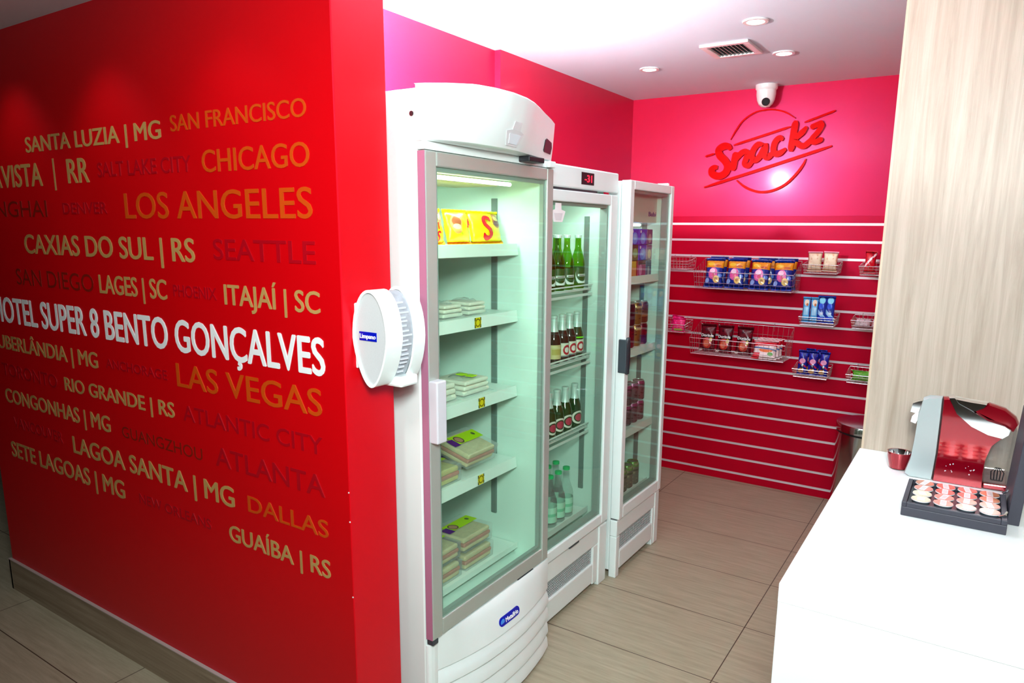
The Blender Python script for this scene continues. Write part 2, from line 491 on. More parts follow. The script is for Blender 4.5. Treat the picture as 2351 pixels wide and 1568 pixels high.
wf = structure('wall_front', B().box(-3.50, -1.338, 1.232, 1.409, 0, ZC), 'red_wall', bev=0.003)
b = B(); b.box(-3.512, -1.36, 1.222, 1.232, 0, 0.141); b.box(-3.512, -3.50, 1.222, 1.42, 0, 0.141)
structure('baseboard_front', b, 'tile_skirting')
structure('trim_1', B().box(-3.512, -1.36, 1.2205, 1.232, 0.141, 0.1445), mat('skirting_trim', (0.5, 0.44, 0.42), 0.4))
structure('wall_hall_far', B().box(-6.5, -2.16, 3.2, 3.28, 0, ZC), 'dark_wall')
structure('wall_hall_left', B().box(-6.58, -6.5, -5, 3.2, 0, ZC), 'dark_wall')
structure('wall_hall_back', B().box(-6.5, 3.5, -5.08, -5.0, 0, ZC), 'hall_wall')
structure('wall_hall_right', B().box(3.5, 3.58, -5, 2.4, 0, ZC), 'hall_wall')
wp = structure('wall_panel', B().box(-0.249, 3.5, 2.322, 2.40, 0, ZC), 'oak')
structure('panel_edge_band', B().box(-0.2555, -0.249, 2.322, 2.40, 0, ZC), 'oak_edge', wp)

TXT=[
('SANTA LUZIA | MG','g',-2.909,-2.066,1.8546,0.0505),
('SAN FRANCISCO','o',-2.013,-1.436,1.8698,0.0433),
('VISTA','g',-3.126,-2.816,1.7385,0.0765),
('|','g',-2.741,-2.711,1.7202,0.1144),
('RR','g',-2.633,-2.496,1.7422,0.0767),
('BOA','g',-3.347,-3.134,1.7385,0.0765),
('SALT LAKE CITY','d',-2.438,-1.929,1.7563,0.0436),
('CHICAGO','o',-1.875,-1.432,1.7515,0.0587),
('SHANGHAI','b',-3.463,-2.808,1.6309,0.0569),
('DENVER','d',-2.693,-2.404,1.6409,0.0364),
('LOS ANGELES','o',-2.296,-1.430,1.6252,0.0758),
('CAXIAS DO SUL | RS','g',-3.009,-1.945,1.4994,0.0672),
('SEATTLE','d',-1.851,-1.427,1.5109,0.0563),
('SAN DIEGO','b',-3.111,-2.540,1.3790,0.0595),
('LAGES | SC','g',-2.501,-2.106,1.3795,0.0600),
('PHOENIX','d',-2.068,-1.853,1.3937,0.0341),
('ITAJAÍ | SC','g',-1.815,-1.419,1.3845,0.0558),
('HOTEL SUPER 8 BENTO GONÇALVES','w',-3.344,-1.411,1.2227,0.0969),
('UBERLÂNDIA | MG','g',-3.348,-2.569,1.1106,0.0548),
('ANCHORAGE','d',-2.511,-2.143,1.1213,0.0312),
('LAS VEGAS','o',-2.089,-1.429,1.1099,0.0730),
('TORONTO','d',-3.342,-2.884,0.9987,0.0500),
('RIO GRANDE | RS','g',-2.825,-2.121,1.0005,0.0486),
('ATLANTIC CITY','d',-2.070,-1.434,1.0025,0.0486),
('CONGONHAS | MG','g',-3.345,-2.529,0.8849,0.0566),
('GUANGZHOU','b',-2.452,-1.986,0.8826,0.0392),
('ATLANTA','d',-1.916,-1.433,0.8833,0.0591),
('VANCOUVER','d',-3.299,-2.891,0.7816,0.0432),
('LAGOA SANTA | MG','g',-2.814,-1.840,0.7606,0.0629),
('SETE LAGOAS | MG','g',-3.354,-2.477,0.6480,0.0645),
('NEW ORLEANS','d',-2.380,-1.969,0.6578,0.0340),
('DALLAS','o',-1.772,-1.426,0.7659,0.0493),
('GUAÍBA | RS','g',-1.875,-1.425,0.6471,0.0512),
]
TMAT = {'g': ('gold', 0.018), 'o': ('orange', 0.008), 'd': ('dark_red', 0.012), 'b': ('brown_red', 0.0), 'w': ('white_vinyl', 0.022)}
TLAB = {'g': 'gold lettering', 'o': 'bronze orange lettering', 'd': 'dark red lettering', 'b': 'faint brown lettering', 'w': 'large white lettering'}
for s, k, xa, xb, zb, ch in TXT:
    m_, bold = TMAT[k]
    if s == '|':
        wf_o = B().box((xa + xb) / 2 - .005, (xa + xb) / 2 + .005, 1.2312, 1.232, zb, zb + ch * .93).obj('wall_lettering', m_, wf, label=TLAB[k])
    else:
        text_obj(s, 'wall_lettering', m_, wf, (xa, 1.2318, zb), (1, 0, 0), (0, 0, 1), xb - xa, ch, bold, label=TLAB[k])

for z in (0.917, 0.835, 0.618):
    b = B(); b.cyl((-1.3405, 1.2312, z), .0022, .0012, 'y', 8); b.obj('paint_chip', 'white_vinyl', wf, label='tiny white paint chip')

# slatted display panel on the back wall
sp_ = thing('slatwall_panel', 'red slatted display panel with aluminium grooves on the lower back wall', 'slatwall', (-0.6, YB, 0))
b = B(); gr = [0.054 + 0.0999 * i for i in range(17)]
zs = [0.0] + gr + [1.70]
for i in range(18):
    z0 = zs[i] + (0.0062 if i else 0.0); z1 = zs[i + 1] - (0.0062 if i < 17 else 0.0)
    b.box(-2.045, 0.645, 4.447, YB - .0005, z0, z1)
b.obj('board', 'red_slat', sp_, bev=0.0012)
for z in gr:
    b = B(); b.box(-2.045, 0.645, 4.457, 4.4465, z - .0060, z + .0060)
    b.box(-2.045, 0.645, 4.4445, 4.4475, z - .0068, z - .0034); b.box(-2.045, 0.645, 4.4445, 4.4475, z + .0034, z + .0068)
    b.obj('aluminium_rail', 'alu_rail', sp_)

SIGN={
'ring':([(-1.386,2.158),(-1.353,2.215),(-1.314,2.267),(-1.251,2.305),(-1.193,2.315),(-1.135,2.313),(-1.071,2.294),(-1.012,2.257)],0.0111),
'ring2':([(-1.333,1.916),(-1.282,1.876),(-1.225,1.851),(-1.171,1.842),(-1.107,1.852),(-1.04,1.885),(-0.987,1.938),(-0.952,1.988),(-0.935,2.026)],0.0181),
'l1':([(-1.54,2.065),(-1.481,2.08)],0.0153),
'l2':([(-1.365,2.124),(-1.2,2.168),(-1.034,2.212)],0.0181),
'l3':([(-0.96,2.23),(-0.795,2.283)],0.0153),
'l4':([(-1.536,1.878),(-1.152,1.987),(-0.799,2.091)],0.0222),
'S':([(-1.379,2.099),(-1.396,2.119),(-1.427,2.12),(-1.454,2.1),(-1.445,2.067),(-1.412,2.035),(-1.393,2.002),(-1.404,1.963),(-1.441,1.944),(-1.48,1.954),(-1.491,1.978),(-1.476,1.996),(-1.454,1.996)],0.0403),
'n1':([(-1.344,2.083),(-1.353,2.03),(-1.362,1.974)],0.0375),
'n2':([(-1.355,2.015),(-1.325,2.064),(-1.295,2.083),(-1.275,2.07),(-1.282,2.042),(-1.288,2.012),(-1.266,2.001),(-1.24,2.025)],0.0320),
'a1':([(-1.182,2.115),(-1.214,2.121),(-1.239,2.095),(-1.249,2.058),(-1.235,2.031),(-1.209,2.041),(-1.183,2.089),(-1.172,2.122)],0.0320),
'a2':([(-1.168,2.126),(-1.173,2.06),(-1.153,2.043),(-1.129,2.069)],0.0320),
'c':([(-1.071,2.14),(-1.094,2.15),(-1.116,2.129),(-1.124,2.092),(-1.114,2.064),(-1.088,2.063),(-1.052,2.088)],0.0320),
'k1':([(-1.008,2.243),(-1.016,2.159),(-1.024,2.07)],0.0347),
'k2':([(-0.944,2.205),(-0.969,2.173),(-1.008,2.137),(-0.984,2.11),(-0.955,2.097),(-0.929,2.115),(-0.917,2.137)],0.0306),
'z1':([(-0.924,2.198),(-0.856,2.224)],0.0278),
'z2':([(-0.857,2.221),(-0.879,2.173),(-0.919,2.129)],0.0278),
'z3':([(-0.928,2.135),(-0.896,2.116),(-0.851,2.133)],0.0278),
}
sg = thing('raised_script_sign', 'raised red script sign in a slanted broken circle on the glossy back wall', 'sign', (-1.16, YB, 2.06))
y0, y1 = YB - 0.0165, YB - .0002
b = B()
for q, k in enumerate(('S', 'n1', 'n2', 'a1', 'a2', 'c', 'k1', 'k2', 'z1', 'z2', 'z3')): b.ribbon(SIGN[k][0], SIGN[k][1] * 1.1, y0 - .0004 * q, y1)
b.obj('script_lettering', 'sign_red', sg)
for k in ('ring', 'ring2'): B().ribbon(SIGN[k][0], SIGN[k][1] * .8, y0 + .003, y1).obj('circle_arc', 'sign_red', sg)
for k in ('l1', 'l2', 'l3', 'l4'): B().ribbon(SIGN[k][0], SIGN[k][1] * .8, y0 + .003, y1).obj('slanted_stroke', 'sign_red', sg)

# ceiling fittings
def downlight(x, y, label, power):
    t = thing('ceiling_downlight', label, 'downlight', (x, y, ZC), 'recessed downlights in the snack corner ceiling')
    b = B(); b.lathe([(.034, 0), (.052, 0), (.052, -.004), (.05, -.006), (.036, -.006), (.034, 0)], (x, y, ZC - .0002), 28, cap=False)
    b.obj('ring', 'white_plastic', t, smooth=True)
    B().cyl((x, y, ZC - .003), .035, .0026, seg=28).obj('diffuser', 'lamp', t)
    s = spot('downlight_beam', (x, y, ZC - .012), (x, y, 0), power, 120, 0.8, (1, 0.97, 0.95), 0.03)
    return t
downlight(-1.597, 3.671, 'round recessed downlight in front of the red back wall, left of the air vent', 5)
downlight(-0.910, 3.673, 'round recessed downlight in front of the red back wall, right of the air vent', 5)
downlight(-0.885, 3.082, 'round recessed downlight nearer than the air vent', 5)
vt = thing('ceiling_air_vent', 'small square white slatted air vent in the ceiling', 'vent', (-1.10, 3.467, ZC))
vx0, vx1, vy0, vy1 = -1.212, -0.988, 3.340, 3.592
b = B(); b.box(vx0, vx1, vy0, vy0 + .028, ZC - .012, ZC - .0002); b.box(vx0, vx1, vy1 - .028, vy1, ZC - .012, ZC - .0002)
b.box(vx0, vx0 + .028, vy0 + .028, vy1 - .028, ZC - .012, ZC - .0002); b.box(vx1 - .028, vx1, vy0 + .028, vy1 - .028, ZC - .012, ZC - .0002)
b.obj('frame', 'white_plastic', vt, bev=.002)
B().box(vx0 + .02, vx1 - .02, vy0 + .02, vy1 - .02, ZC - .0016, ZC - .0003).obj('backing', 'dark_grey', vt)
for i in range(9):
    x = vx0 + .036 + i * .019
    b = B(); b.prism([(x + .005, ZC - .0115), (x + .0062, ZC - .0108), (x - .004, ZC - .0035), (x - .0052, ZC - .0042)], 'y', vy0 + .028, vy1 - .028)
    b.obj('louvre', 'white_plastic', vt)
sc = thing('security_camera', 'white dome security camera hanging at the top of the back wall', 'camera', (-1.172, 4.392, ZC))
cx, cy = -1.172, 4.392
B().lathe([(.062, 0), (.062, -.022), (.056, -.03)], (cx, cy, ZC - .0002), 28).obj('mount', 'white_plastic', sc, smooth=True)
B().lathe([(.055, -.028), (.055, -.055), (.050, -.085), (.040, -.108), (.024, -.122), (.0, -.126)], (cx, cy, ZC), 28, cap=False).obj('housing', 'white_plastic', sc, smooth=True)
b = B(); b.lathe([(.0, .004), (.019, .004), (.023, 0), (.023, -.014)], (0, 0, 0), 20, cap=False)
ld = Vector((.25, -.93, -.42)).normalized()
bmesh.ops.transform(b.bm, verts=b.bm.verts, matrix=Matrix.Translation(Vector((cx, cy, ZC - .082)) + ld * .046) @ ld.to_track_quat('Z', 'Y').to_matrix().to_4x4())
b.obj('lens', 'black', sc, smooth=True)

# ------------------------------------------------------------------ dispenser on the end of the red wall
dp = thing('plastic_dispenser', 'white oval drum dispenser with clear side on the red wall end', 'dispenser', (-1.338, 1.34, 1.327))
def oval(ax, bz, cx=-1.2765, cz=1.327, n=40, low=0.0):
    P_ = []
    for i in range(n):
        t = 2 * PI * i / n
        x, z = math.cos(t), math.sin(t)
        P_.append((cx + ax * x * (1 - low * max(0, -z)), cz + bz * z))
    return P_
def ring_prism(outer, inner, y0, y1):
    b = B(); n = len(outer)
    rows = [[b.bm.verts.new((p[0], y, p[1])) for p in poly] for poly, y in ((outer, y0), (outer, y1), (inner, y1), (inner, y0))]
    for k in range(4):
        for i in range(n):
            j = (i + 1) % n
            b.bm.faces.new((rows[k][i], rows[k][j], rows[(k + 1) % 4][j], rows[(k + 1) % 4][i]))
    return b
b = B(); b.box(-1.3378, -1.331, 1.270, 1.402, 1.246, 1.415); b.obj('back_plate', 'white_plastic', dp, bev=.004)
ring_prism(oval(.0605, .1245, low=.25), oval(.0545, .117, low=.25), 1.262, 1.318).obj('drum_rim', 'white_plastic', dp, smooth=True)
ring_prism(oval(.0605, .128, low=.1), oval(.0545, .12, low=.1), 1.362, 1.404).obj('drum_rim', 'white_plastic', dp, smooth=True)
ring_prism(oval(.056, .119, low=.2), oval(.0535, .116, low=.2), 1.318, 1.362).obj('window_strip', mat('striped_window', (0.34, 0.37, 0.41), .3, noise=.35, scale=60), dp, smooth=True)
b = B()
for i in range(16):
    z = 1.237 + i * .0118 + random.uniform(-.002, .002)
    x = -1.2765 + .0565 * math.sqrt(max(0, 1 - ((z - 1.327) / .119) ** 2))
    b.box(x - .004, x + .0006, 1.321, 1.338 + random.uniform(0, .02), z, z + .0045)
b.obj('stacked_bags', mat('grey_bag_edges', (0.62, 0.66, 0.70), .4), dp)
B().prism(oval(.0545, .117, low=.25), 'y', 1.2665, 1.2690).obj('side_disc', 'smoke', dp)
B().prism(oval(.0545, .12, low=.1), 'y', 1.398, 1.401).obj('side_disc', 'white_plastic', dp)
b = B(); b.box(-1.30, -1.226, 1.318, 1.385, 1.198, 1.226); b.obj('outlet_lip', 'white_plastic', dp, bev=.006)
st = B().box(-1.316, -1.256, 1.2652, 1.2664, 1.322, 1.345).obj('sticker', 'blue_badge', dp, bev=.0004)
text_obj('Limpano', 'sticker_lettering', 'white_text', st, (-1.313, 1.2651, 1.3285), (1, 0, 0), (0, 0, 1), .054, .011, .02)

# ------------------------------------------------------------------ refrigerators
def shell(x0, x1, y0, y1, z0, z1, t, zi0, zi1, name, parent, m='white', bev=.006):
    """cabinet open at the front (x1), inner cavity from zi0 to zi1"""
    b = B()
    b.box(x0, x0 + t, y0, y1, z0, z1)
    b.box(x0 + t, x1, y0, y0 + t, z0, z1); b.box(x0 + t, x1, y1 - t, y1, z0, z1)
    b.box(x0 + t, x1, y0 + t, y1 - t, z0, zi0); b.box(x0 + t, x1, y0 + t, y1 - t, zi1, z1)
    o = b.obj(name, m, parent, bev=bev)
    return o
def liner(x0, x1, y0, y1, z0, z1, parent, tr=.15):
    b = B(); t = .003
    b.box(x0, x0 + t, y0, y1, z0, z1); b.box(x0 + t, x1, y0, y0 + t, z0, z1); b.box(x0 + t, x1, y1 - t, y1, z0, z1)
    b.box(x0 + t, x1, y0 + t, y1 - t, z0, z0 + t); b.box(x0 + t, x1, y0 + t, y1 - t, z1 - t, z1)
    o = b.obj('liner', 'liner', parent)
    b = B()
    for ya, yb in ((y0 + t, y0 + t + .008), (y1 - t - .008, y1 - t)): b.box(x1 - tr - .011, x1 - tr + .011, ya, yb, z0 + .14, z1 - .09)
    b.obj('shelf_track', 'track', parent)
    return o
def door(x0, x1, y0, y1, z0, z1, fl, fr, ft, fb, m, parent, gx, bev=.004):
    b = B()
    b.box(x0, x1, y0, y0 + fl, z0, z1); b.box(x0, x1, y1 - fr, y1, z0, z1)
    b.box(x0, x1, y0 + fl, y1 - fr, z0, z0 + fb); b.box(x0, x1, y0 + fl, y1 - fr, z1 - ft, z1)
    d = b.obj('door', m, parent, bev=bev)
    B().box(gx - .004, gx, y0 + fl - .003, y1 - fr + .003, z0 + fb - .003, z1 - ft + .003).obj('glass_pane', 'glass', d)
    b = B(); g = .012
    a0, a1, c0, c1 = y0 + fl, y1 - fr, z0 + fb, z1 - ft
    b.box(x0 + .002, gx - .005, a0, a0 + g, c0, c1); b.box(x0 + .002, gx - .005, a1 - g, a1, c0, c1)
    b.box(x0 + .002, gx - .005, a0 + g, a1 - g, c0, c0 + g); b.box(x0 + .002, gx - .005, a0 + g, a1 - g, c1 - g, c1)
    b.obj('gasket', mat('grey_gasket', (0.30, 0.36, 0.34), .5), d)
    return d
def shelf(x0, x1, y0, y1, z, parent, rail=.036, tags=(), wire=False):
    b = B()
    if wire:
        for i in range(24):
            y = y0 + .006 + i * (y1 - y0 - .012) / 23
            b.box(x0, x1, y - .0018, y + .0018, z - .004, z)
        b.box(x1 - .006, x1, y0, y1, z - .007, z); b.box(x0, x0 + .006, y0, y1, z - .007, z)
    else:
        b.box(x0, x1, y0, y1, z - .006, z)
    s = b.obj('shelf', 'shelf', parent)
    if wire:
        b = B(); b.box(x1, x1 + .005, y0, y1, z + .012, z + .017); b.box(x1, x1 + .005, y0, y1, z - .030, z - .020)
        b.obj('price_rail', 'shelf', s)
    else:
        b = B(); b.prism([(x1, z - .008), (x1 + .004, z + .004), (x1 + .012, z + .004), (x1 + .017, z - rail + .002), (x1 + .013, z - rail), (x1, z - rail)], 'y', y0, y1)
        b.obj('price_rail', 'shelf', s)
    for ty in tags:
        b = B(); b.quad([(x1 + .0175, ty - .018, z - .033), (x1 + .0175, ty + .018, z - .033), (x1 + .0175, ty + .018, z + .001), (x1 + .0175, ty - .018, z + .001)], [(0, 0), (1, 0), (1, 1), (0, 1)])
        b.obj('price_tag', 'tag', s, label='square yellow and black price tag')
    return s
def crest(parent, x, y, z, s, m1='pale_grey', m2='pale_blue', sz=.06):
    b = B()
    P_ = [(-.5, .12), (-.22, .22), (-.2, .62), (.2, .62), (.22, .22), (.5, .12), (.3, -.55), (-.3, -.55)]
    b.prism([(y + s * a, z + sz * c) for a, c in P_], 'x', x, x + .0008)
    o = b.obj('crest_sticker', m1, parent, label='pale crest sticker')
    b = B(); b.prism([(y + s * a, z + sz * c) for a, c in [(-.3, .0), (.3, .0), (.2, -.45), (-.2, -.45)]], 'x', x + .0006, x + .0014)
    b.obj('crest_print', m2, o)
    return o
def fridge_light(loc, target, power, sx, sy):
    area('fridge_tube_light', loc, target, power, sx, sy, (0.88, 1.0, 0.92))

# --- the tall fridge with bowed header beside the red wall
f1 = thing('display_fridge', 'tallest display fridge with bowed white header, beside the red wall', 'fridge', (-1.6, 1.80, 0), 'glass-door display fridges along the left wall')
FY0, FY1 = 1.466, 2.134
shell(-1.99, -1.290, FY0, FY1, .03, 1.962, .035, .395, 1.80, 'cabinet', f1)
liner(-1.955, -1.291, FY0 + .035, FY1 - .035, .395, 1.80, f1, .19)
HB = [(1.466, -1.268, 1.829), (1.50, -1.248, 1.829), (1.54, -1.232, 1.829), (1.60, -1.217, 1.829), (1.68, -1.209, 1.829), (1.75, -1.207, 1.829), (1.83, -1.213, 1.829), (1.93, -1.236, 1.829), (2.05, -1.258, 1.829), (2.134, -1.276, 1.829)]
HT = [(1.466, -1.289, 1.972), (1.478, -1.277, 1.974), (1.52, -1.215, 1.975), (1.571, -1.169, 1.976), (1.64, -1.150, 1.976), (1.716, -1.145, 1.976), (1.80, -1.155, 1.976), (1.87, -1.173, 1.975), (1.95, -1.201, 1.972), (2.02, -1.225, 1.967), (2.08, -1.243, 1.962), (2.134, -1.262, 1.956)]
LB = [(1.500, -1.284), (1.55, -1.266), (1.60, -1.252), (1.65, -1.241), (1.70, -1.232), (1.78, -1.2255), (1.85, -1.224), (1.92, -1.226), (2.0, -1.235), (2.07, -1.246), (2.134, -1.262)]
def curve(tab, y):
    for p, q in zip(tab, tab[1:]):
        if p[0] <= y <= q[0]:
            t = (y - p[0]) / (q[0] - p[0])
            return [p[k] + (q[k] - p[k]) * t for k in range(1, len(p))]
    return list((tab[0] if y < tab[0][0] else tab[-1])[1:])
def bowed(y0, y1, xback, rows, n=40):
    """solid between a flat back and bowed rows; rows are functions y -> (x, z), lowest first"""
    b = B(); ys = [y0 + (y1 - y0) * i / n for i in range(n + 1)]
    rings = []
    for f in rows:
        pts = [(xback, y0, f(y0)[1])] + [(f(y)[0], y, f(y)[1]) for y in ys] + [(xback, y1, f(y1)[1])]
        rings.append([b.bm.verts.new(p) for p in pts])
    m = n + 3
    for r1, r2 in zip(rings, rings[1:]):
        for i in range(m): b.bm.faces.new((r1[i], r1[(i + 1) % m], r2[(i + 1) % m], r2[i]))
    b.bm.faces.new(rings[0]); b.bm.faces.new(rings[-1])
    return b
def hrow(t, e=0.0):
    def f(y):
        lo, hi = curve(HB, y), curve(HT, y)
        k = t ** .75
        return (lo[0] + (hi[0] - lo[0]) * k - e, lo[1] + (hi[1] - lo[1]) * t)
    return f
h = bowed(FY0, FY1, -1.2895, [hrow(0, .006), hrow(.03), hrow(.25), hrow(.5), hrow(.75), hrow(.97), hrow(1.0, .005)]).obj('header', 'white_plastic', f1, smooth=True)
def hx(y, z):
    lo, hi = curve(HB, y), curve(HT, y)
    return lo[0] + (hi[0] - lo[0]) * ((z - lo[1]) / (hi[1] - lo[1])) ** .75
B().box(-1.2895, -1.264, FY0 + .002, FY1 - .002, 1.8075, 1.8285).obj('header_base', 'white', f1)
B().cyl((-1.303, FY0 - .003, 1.898), .0065, .004, 'y', 14).obj('screw_cap', 'black', h)
def crest_on(parent, y, z, sy, sz):
    b = B(); P_ = [(-.5, .12), (-.22, .22), (-.2, .62), (.2, .62), (.22, .22), (.5, .12), (.3, -.55), (-.3, -.55)]
    def pr(pts, e0, e1):
        A = [b.bm.verts.new((hx(y + sy * a, z + sz * c) + e0, y + sy * a, z + sz * c)) for a, c in pts]; D = [b.bm.verts.new((hx(y + sy * a, z + sz * c) + e1, y + sy * a, z + sz * c)) for a, c in pts]
        b.bm.faces.new(A); b.bm.faces.new(D)
        for i in range(len(pts)): b.bm.faces.new((A[i], A[(i + 1) % len(pts)], D[(i + 1) % len(pts)], D[i]))
    pr(P_, .0003, .0022); o = b.obj('crest_sticker', 'pale_grey', parent, label='pale crest sticker')
    b = B(); pr([(-.32, .02), (.32, .02), (.22, -.45), (-.22, -.45)], .0015, .0032); b.obj('crest_print', 'pale_blue', o)
crest_on(h, 1.778, 1.872, .105, .056)
b = B(); pts = [(2.036, 1.858), (2.04, 1.890), (2.05, 1.895), (2.105, 1.888), (2.116, 1.872), (2.108, 1.851), (2.045, 1.853)]
A = [b.bm.verts.new((hx(y, z) + .003, y, z)) for y, z in pts]; D = [b.bm.verts.new((hx(y, z) - .002, y, z)) for y, z in pts]
b.bm.faces.new(A); b.bm.faces.new(D)
for i in range(len(pts)): b.bm.faces.new((A[i], A[(i + 1) % len(pts)], D[(i + 1) % len(pts)], D[i]))
b.obj('temperature_display', 'black', h)
B().box(-1.2635, -1.222, 1.915, 2.005, 1.812, 1.8285).obj('hinge', 'black', f1, bev=.003)
B().box(-1.2635, -1.250, 2.085, 2.125, 1.8075, 1.8285).obj('hinge', 'white', f1, bev=.003)
d1 = door(-1.288, -1.262, 1.468, 2.132, .388, 1.806, .047, .040, .040, .052, 'alu', f1, -1.266)
B().box(-1.2875, -1.2635, 1.4665, 1.4685, .390, 1.804).obj('side_reflection', 'mauve', d1, label='door side strip with painted-in pink reflection')  # reflection of red surroundings, painted as mauve colour on the door side
b = B(); b.box(-1.272, -1.234, 1.470, 1.512, 1.005, 1.185); b.obj('handle', mat('pale_grey_handle', (0.60, 0.60, 0.64), .35), d1, bev=.004)
for z, tg in ((1.551, ()), (1.318, (1.845,)), (1.045, (1.865,)), (.775, (1.86,))):
    shelf(-1.93, -1.389, FY0 + .042, FY1 - .052, z, f1, .037, tg)
b = B(); b.box(-1.95, -1.375, FY0 + .04, FY1 - .042, .425, .432); b.box(-1.377, -1.372, FY0 + .04, FY1 - .042, .418, .440)
b.obj('bottom_rack', 'shelf', f1)
B().box(-1.41, -1.34, FY0 + .045, FY1 - .045, 1.765, 1.795).obj('lamp_housing', 'shelf', f1, bev=.004)
B().box(-1.60, -1.412, FY0 + .045, FY1 - .12, 1.745, 1.796).obj('evaporator_cover', mat('beige_cover', (0.42, 0.40, 0.24), .6), f1, bev=.003)
B().cyl((-1.380, 1.53, 1.752), .0065, .51, 'y', 12).obj('lamp_tube', 'tube', f1)
fridge_light((-1.40, 1.75, 1.735), (-1.70, 1.70, .7), 2.3, .4, .04)
def lx(y, z):
    e = curve(LB, y)[0]; top = min(e, -1.262)
    k = min(1, max(0, (.384 - z) / .120))
    return top + (e - top) * k ** .6
ly0 = FY0 + .0365
bowed(ly0, FY1, -1.2895, [(lambda y, z=z: (lx(y, z), z)) for z in (.264, .285, .31, .335, .36, .375, .384)]).obj('lower_panel', 'white_plastic', f1, smooth=True)
for zt, zb in ((.2590, .2075), (.2020, .1470), (.1415, .0835), (.0780, .022)):
    bowed(ly0, FY1, -1.2895, [(lambda y, z=zb: (curve(LB, y)[0] + .006, z)), (lambda y, z=zb + .006: (curve(LB, y)[0] + .006, z)), (lambda y, z=(zt * .6 + zb * .4): (curve(LB, y)[0] + .002, z)), (lambda y, z=zt: (curve(LB, y)[0] - .009, z))]).obj('louvre_panel', 'white_plastic', f1, smooth=True)
B().box(-1.32, -1.295, FY0 + .035, FY1 - .01, .003, .0215).obj('plinth', 'dark_grey', f1)
b = B(); b.prism([(-1.2895, FY0), (-1.281, FY0 + .003), (-1.276, FY0 + .010), (-1.273, FY0 + .022), (-1.273, FY0 + .036), (-1.2895, FY0 + .036)], 'z', .022, .368)
b.obj('corner_post', 'white_plastic', f1, bev=.002)
B().box(-1.2885, -1.264, FY0 + .004, FY0 + .03, .3695, .387).obj('hinge', 'dark_grey', f1, bev=.003)
B().box(-1.2885, -1.262, 1.93, 2.03, .3845, .3875).obj('hinge', 'dark_grey', f1)
for yy in (FY0 + .06, FY1 - .06): B().cyl((-1.36, yy, 0), .02, .03).obj('foot', 'black', f1); B().cyl((-1.93, yy, 0), .02, .03).obj('foot', 'black', f1)
by0, by1, bz0, bz1 = 1.772, 1.892, .289, .319
b = B(); rr = .015; outl = []
for i in range(40):
    if i < 10: t = -PI / 2 + PI * i / 10; yy, zz = by1 - rr + rr * math.cos(t), (bz0 + bz1) / 2 + rr * math.sin(t)
    elif i < 20: yy, zz = by1 - rr - (by1 - by0 - 2 * rr) * (i - 10) / 10, bz1
    elif i < 30: t = PI / 2 + PI * (i - 20) / 10; yy, zz = by0 + rr + rr * math.cos(t), (bz0 + bz1) / 2 + rr * math.sin(t)
    else: yy, zz = by0 + rr + (by1 - by0 - 2 * rr) * (i - 30) / 10, bz0
    outl.append((yy, zz))
fr_ = [b.bm.verts.new((lx(y, z) + .0022, y, z)) for y, z in outl]; bk_ = [b.bm.verts.new((lx(y, z) - .002, y, z)) for y, z in outl]
cc = b.bm.verts.new((lx(1.832, .304) + .0024, 1.832, .304))
for i in range(40):
    b.bm.faces.new((fr_[i], fr_[(i + 1) % 40], bk_[(i + 1) % 40], bk_[i])); b.bm.faces.new((cc, fr_[i], fr_[(i + 1) % 40]))
b.bm.faces.new(bk_)
bd = b.obj('badge', 'blue_badge', f1, label='blue rounded badge with white lettering')
text_obj('Metalfrio', 'badge_lettering', 'white_text', bd, (-1.2, 1.806, .2965), (0, 1, 0), (0, 0, 1), .074, .014, .02, surf=lambda p: Vector((lx(p.y, p.z) + .0032, p.y, p.z)))
b = B(); b.cyl((lx(1.789, .304) + .0024, 1.789, .304), .0105, .001, 'x', 20); b.obj('badge_symbol', 'light_blue', bd)

# --- the middle fridge with a red digit display
f2 = thing('display_fridge', 'middle white display fridge with red digit display, holding bottles', 'fridge', (-1.64, 2.47, 0), 'glass-door display fridges along the left wall')
GY0, GY1 = 2.165, 2.779
shell(-1.96, -1.372, GY0, GY1, .03, 1.838, .04, .30, 1.752, 'cabinet', f2)
liner(-1.92, -1.373, GY0 + .04, GY1 - .04, .30, 1.752, f2, .075)
h2 = B().box(-1.371, -1.327, GY0, GY1, 1.757, 1.838).obj('header', 'white', f2, bev=.006)
dd = B().box(-1.328, -1.3255, 2.448, 2.552, 1.776, 1.822).obj('temperature_display', 'black', h2, bev=.002)
text_obj('-31', 'digits', 'led_red', h2, (-1.3252, 2.474, 1.786), (0, 1, 0), (0, 0, 1), .058, .026, .015, label='red glowing digits')
d2 = door(-1.370, -1.322, GY0 + .003, GY1 - .012, .303, 1.748, .05, .062, .042, .046, 'white', f2, -1.330)
crest(d2, -1.3295, 2.281, 1.664, .105, 'white_text', 'pale_grey', .058)
B().box(-1.360, -1.335, 2.655, 2.705, 1.7485, 1.7565).obj('hinge', 'chrome', f2)
B().box(-1.360, -1.335, 2.25, 2.60, 1.7485, 1.7565).obj('top_seal', 'dark_grey', f2)
b = B(); b.box(-1.371, -1.337, GY0, GY1, .205, .292); b.box(-1.371, -1.337, GY0, 2.23, .02, .205); b.box(-1.371, -1.337, 2.66, GY1 - .012, .02, .205)
b.box(-1.371, -1.337, 2.23, 2.66, .03, .125)
b.box(-1.371, -1.330, 2.705, GY1, .0, .285); b.box(-1.371, -1.337, GY0, GY0 + .06, .0, .02)
kp = b.obj('kick_panel', 'white', f2, bev=.005)
gm = pat('perforated_grille', (0.42, 0.50, 0.50), [('n', 1, 2, (0, 0, 0))], .5)
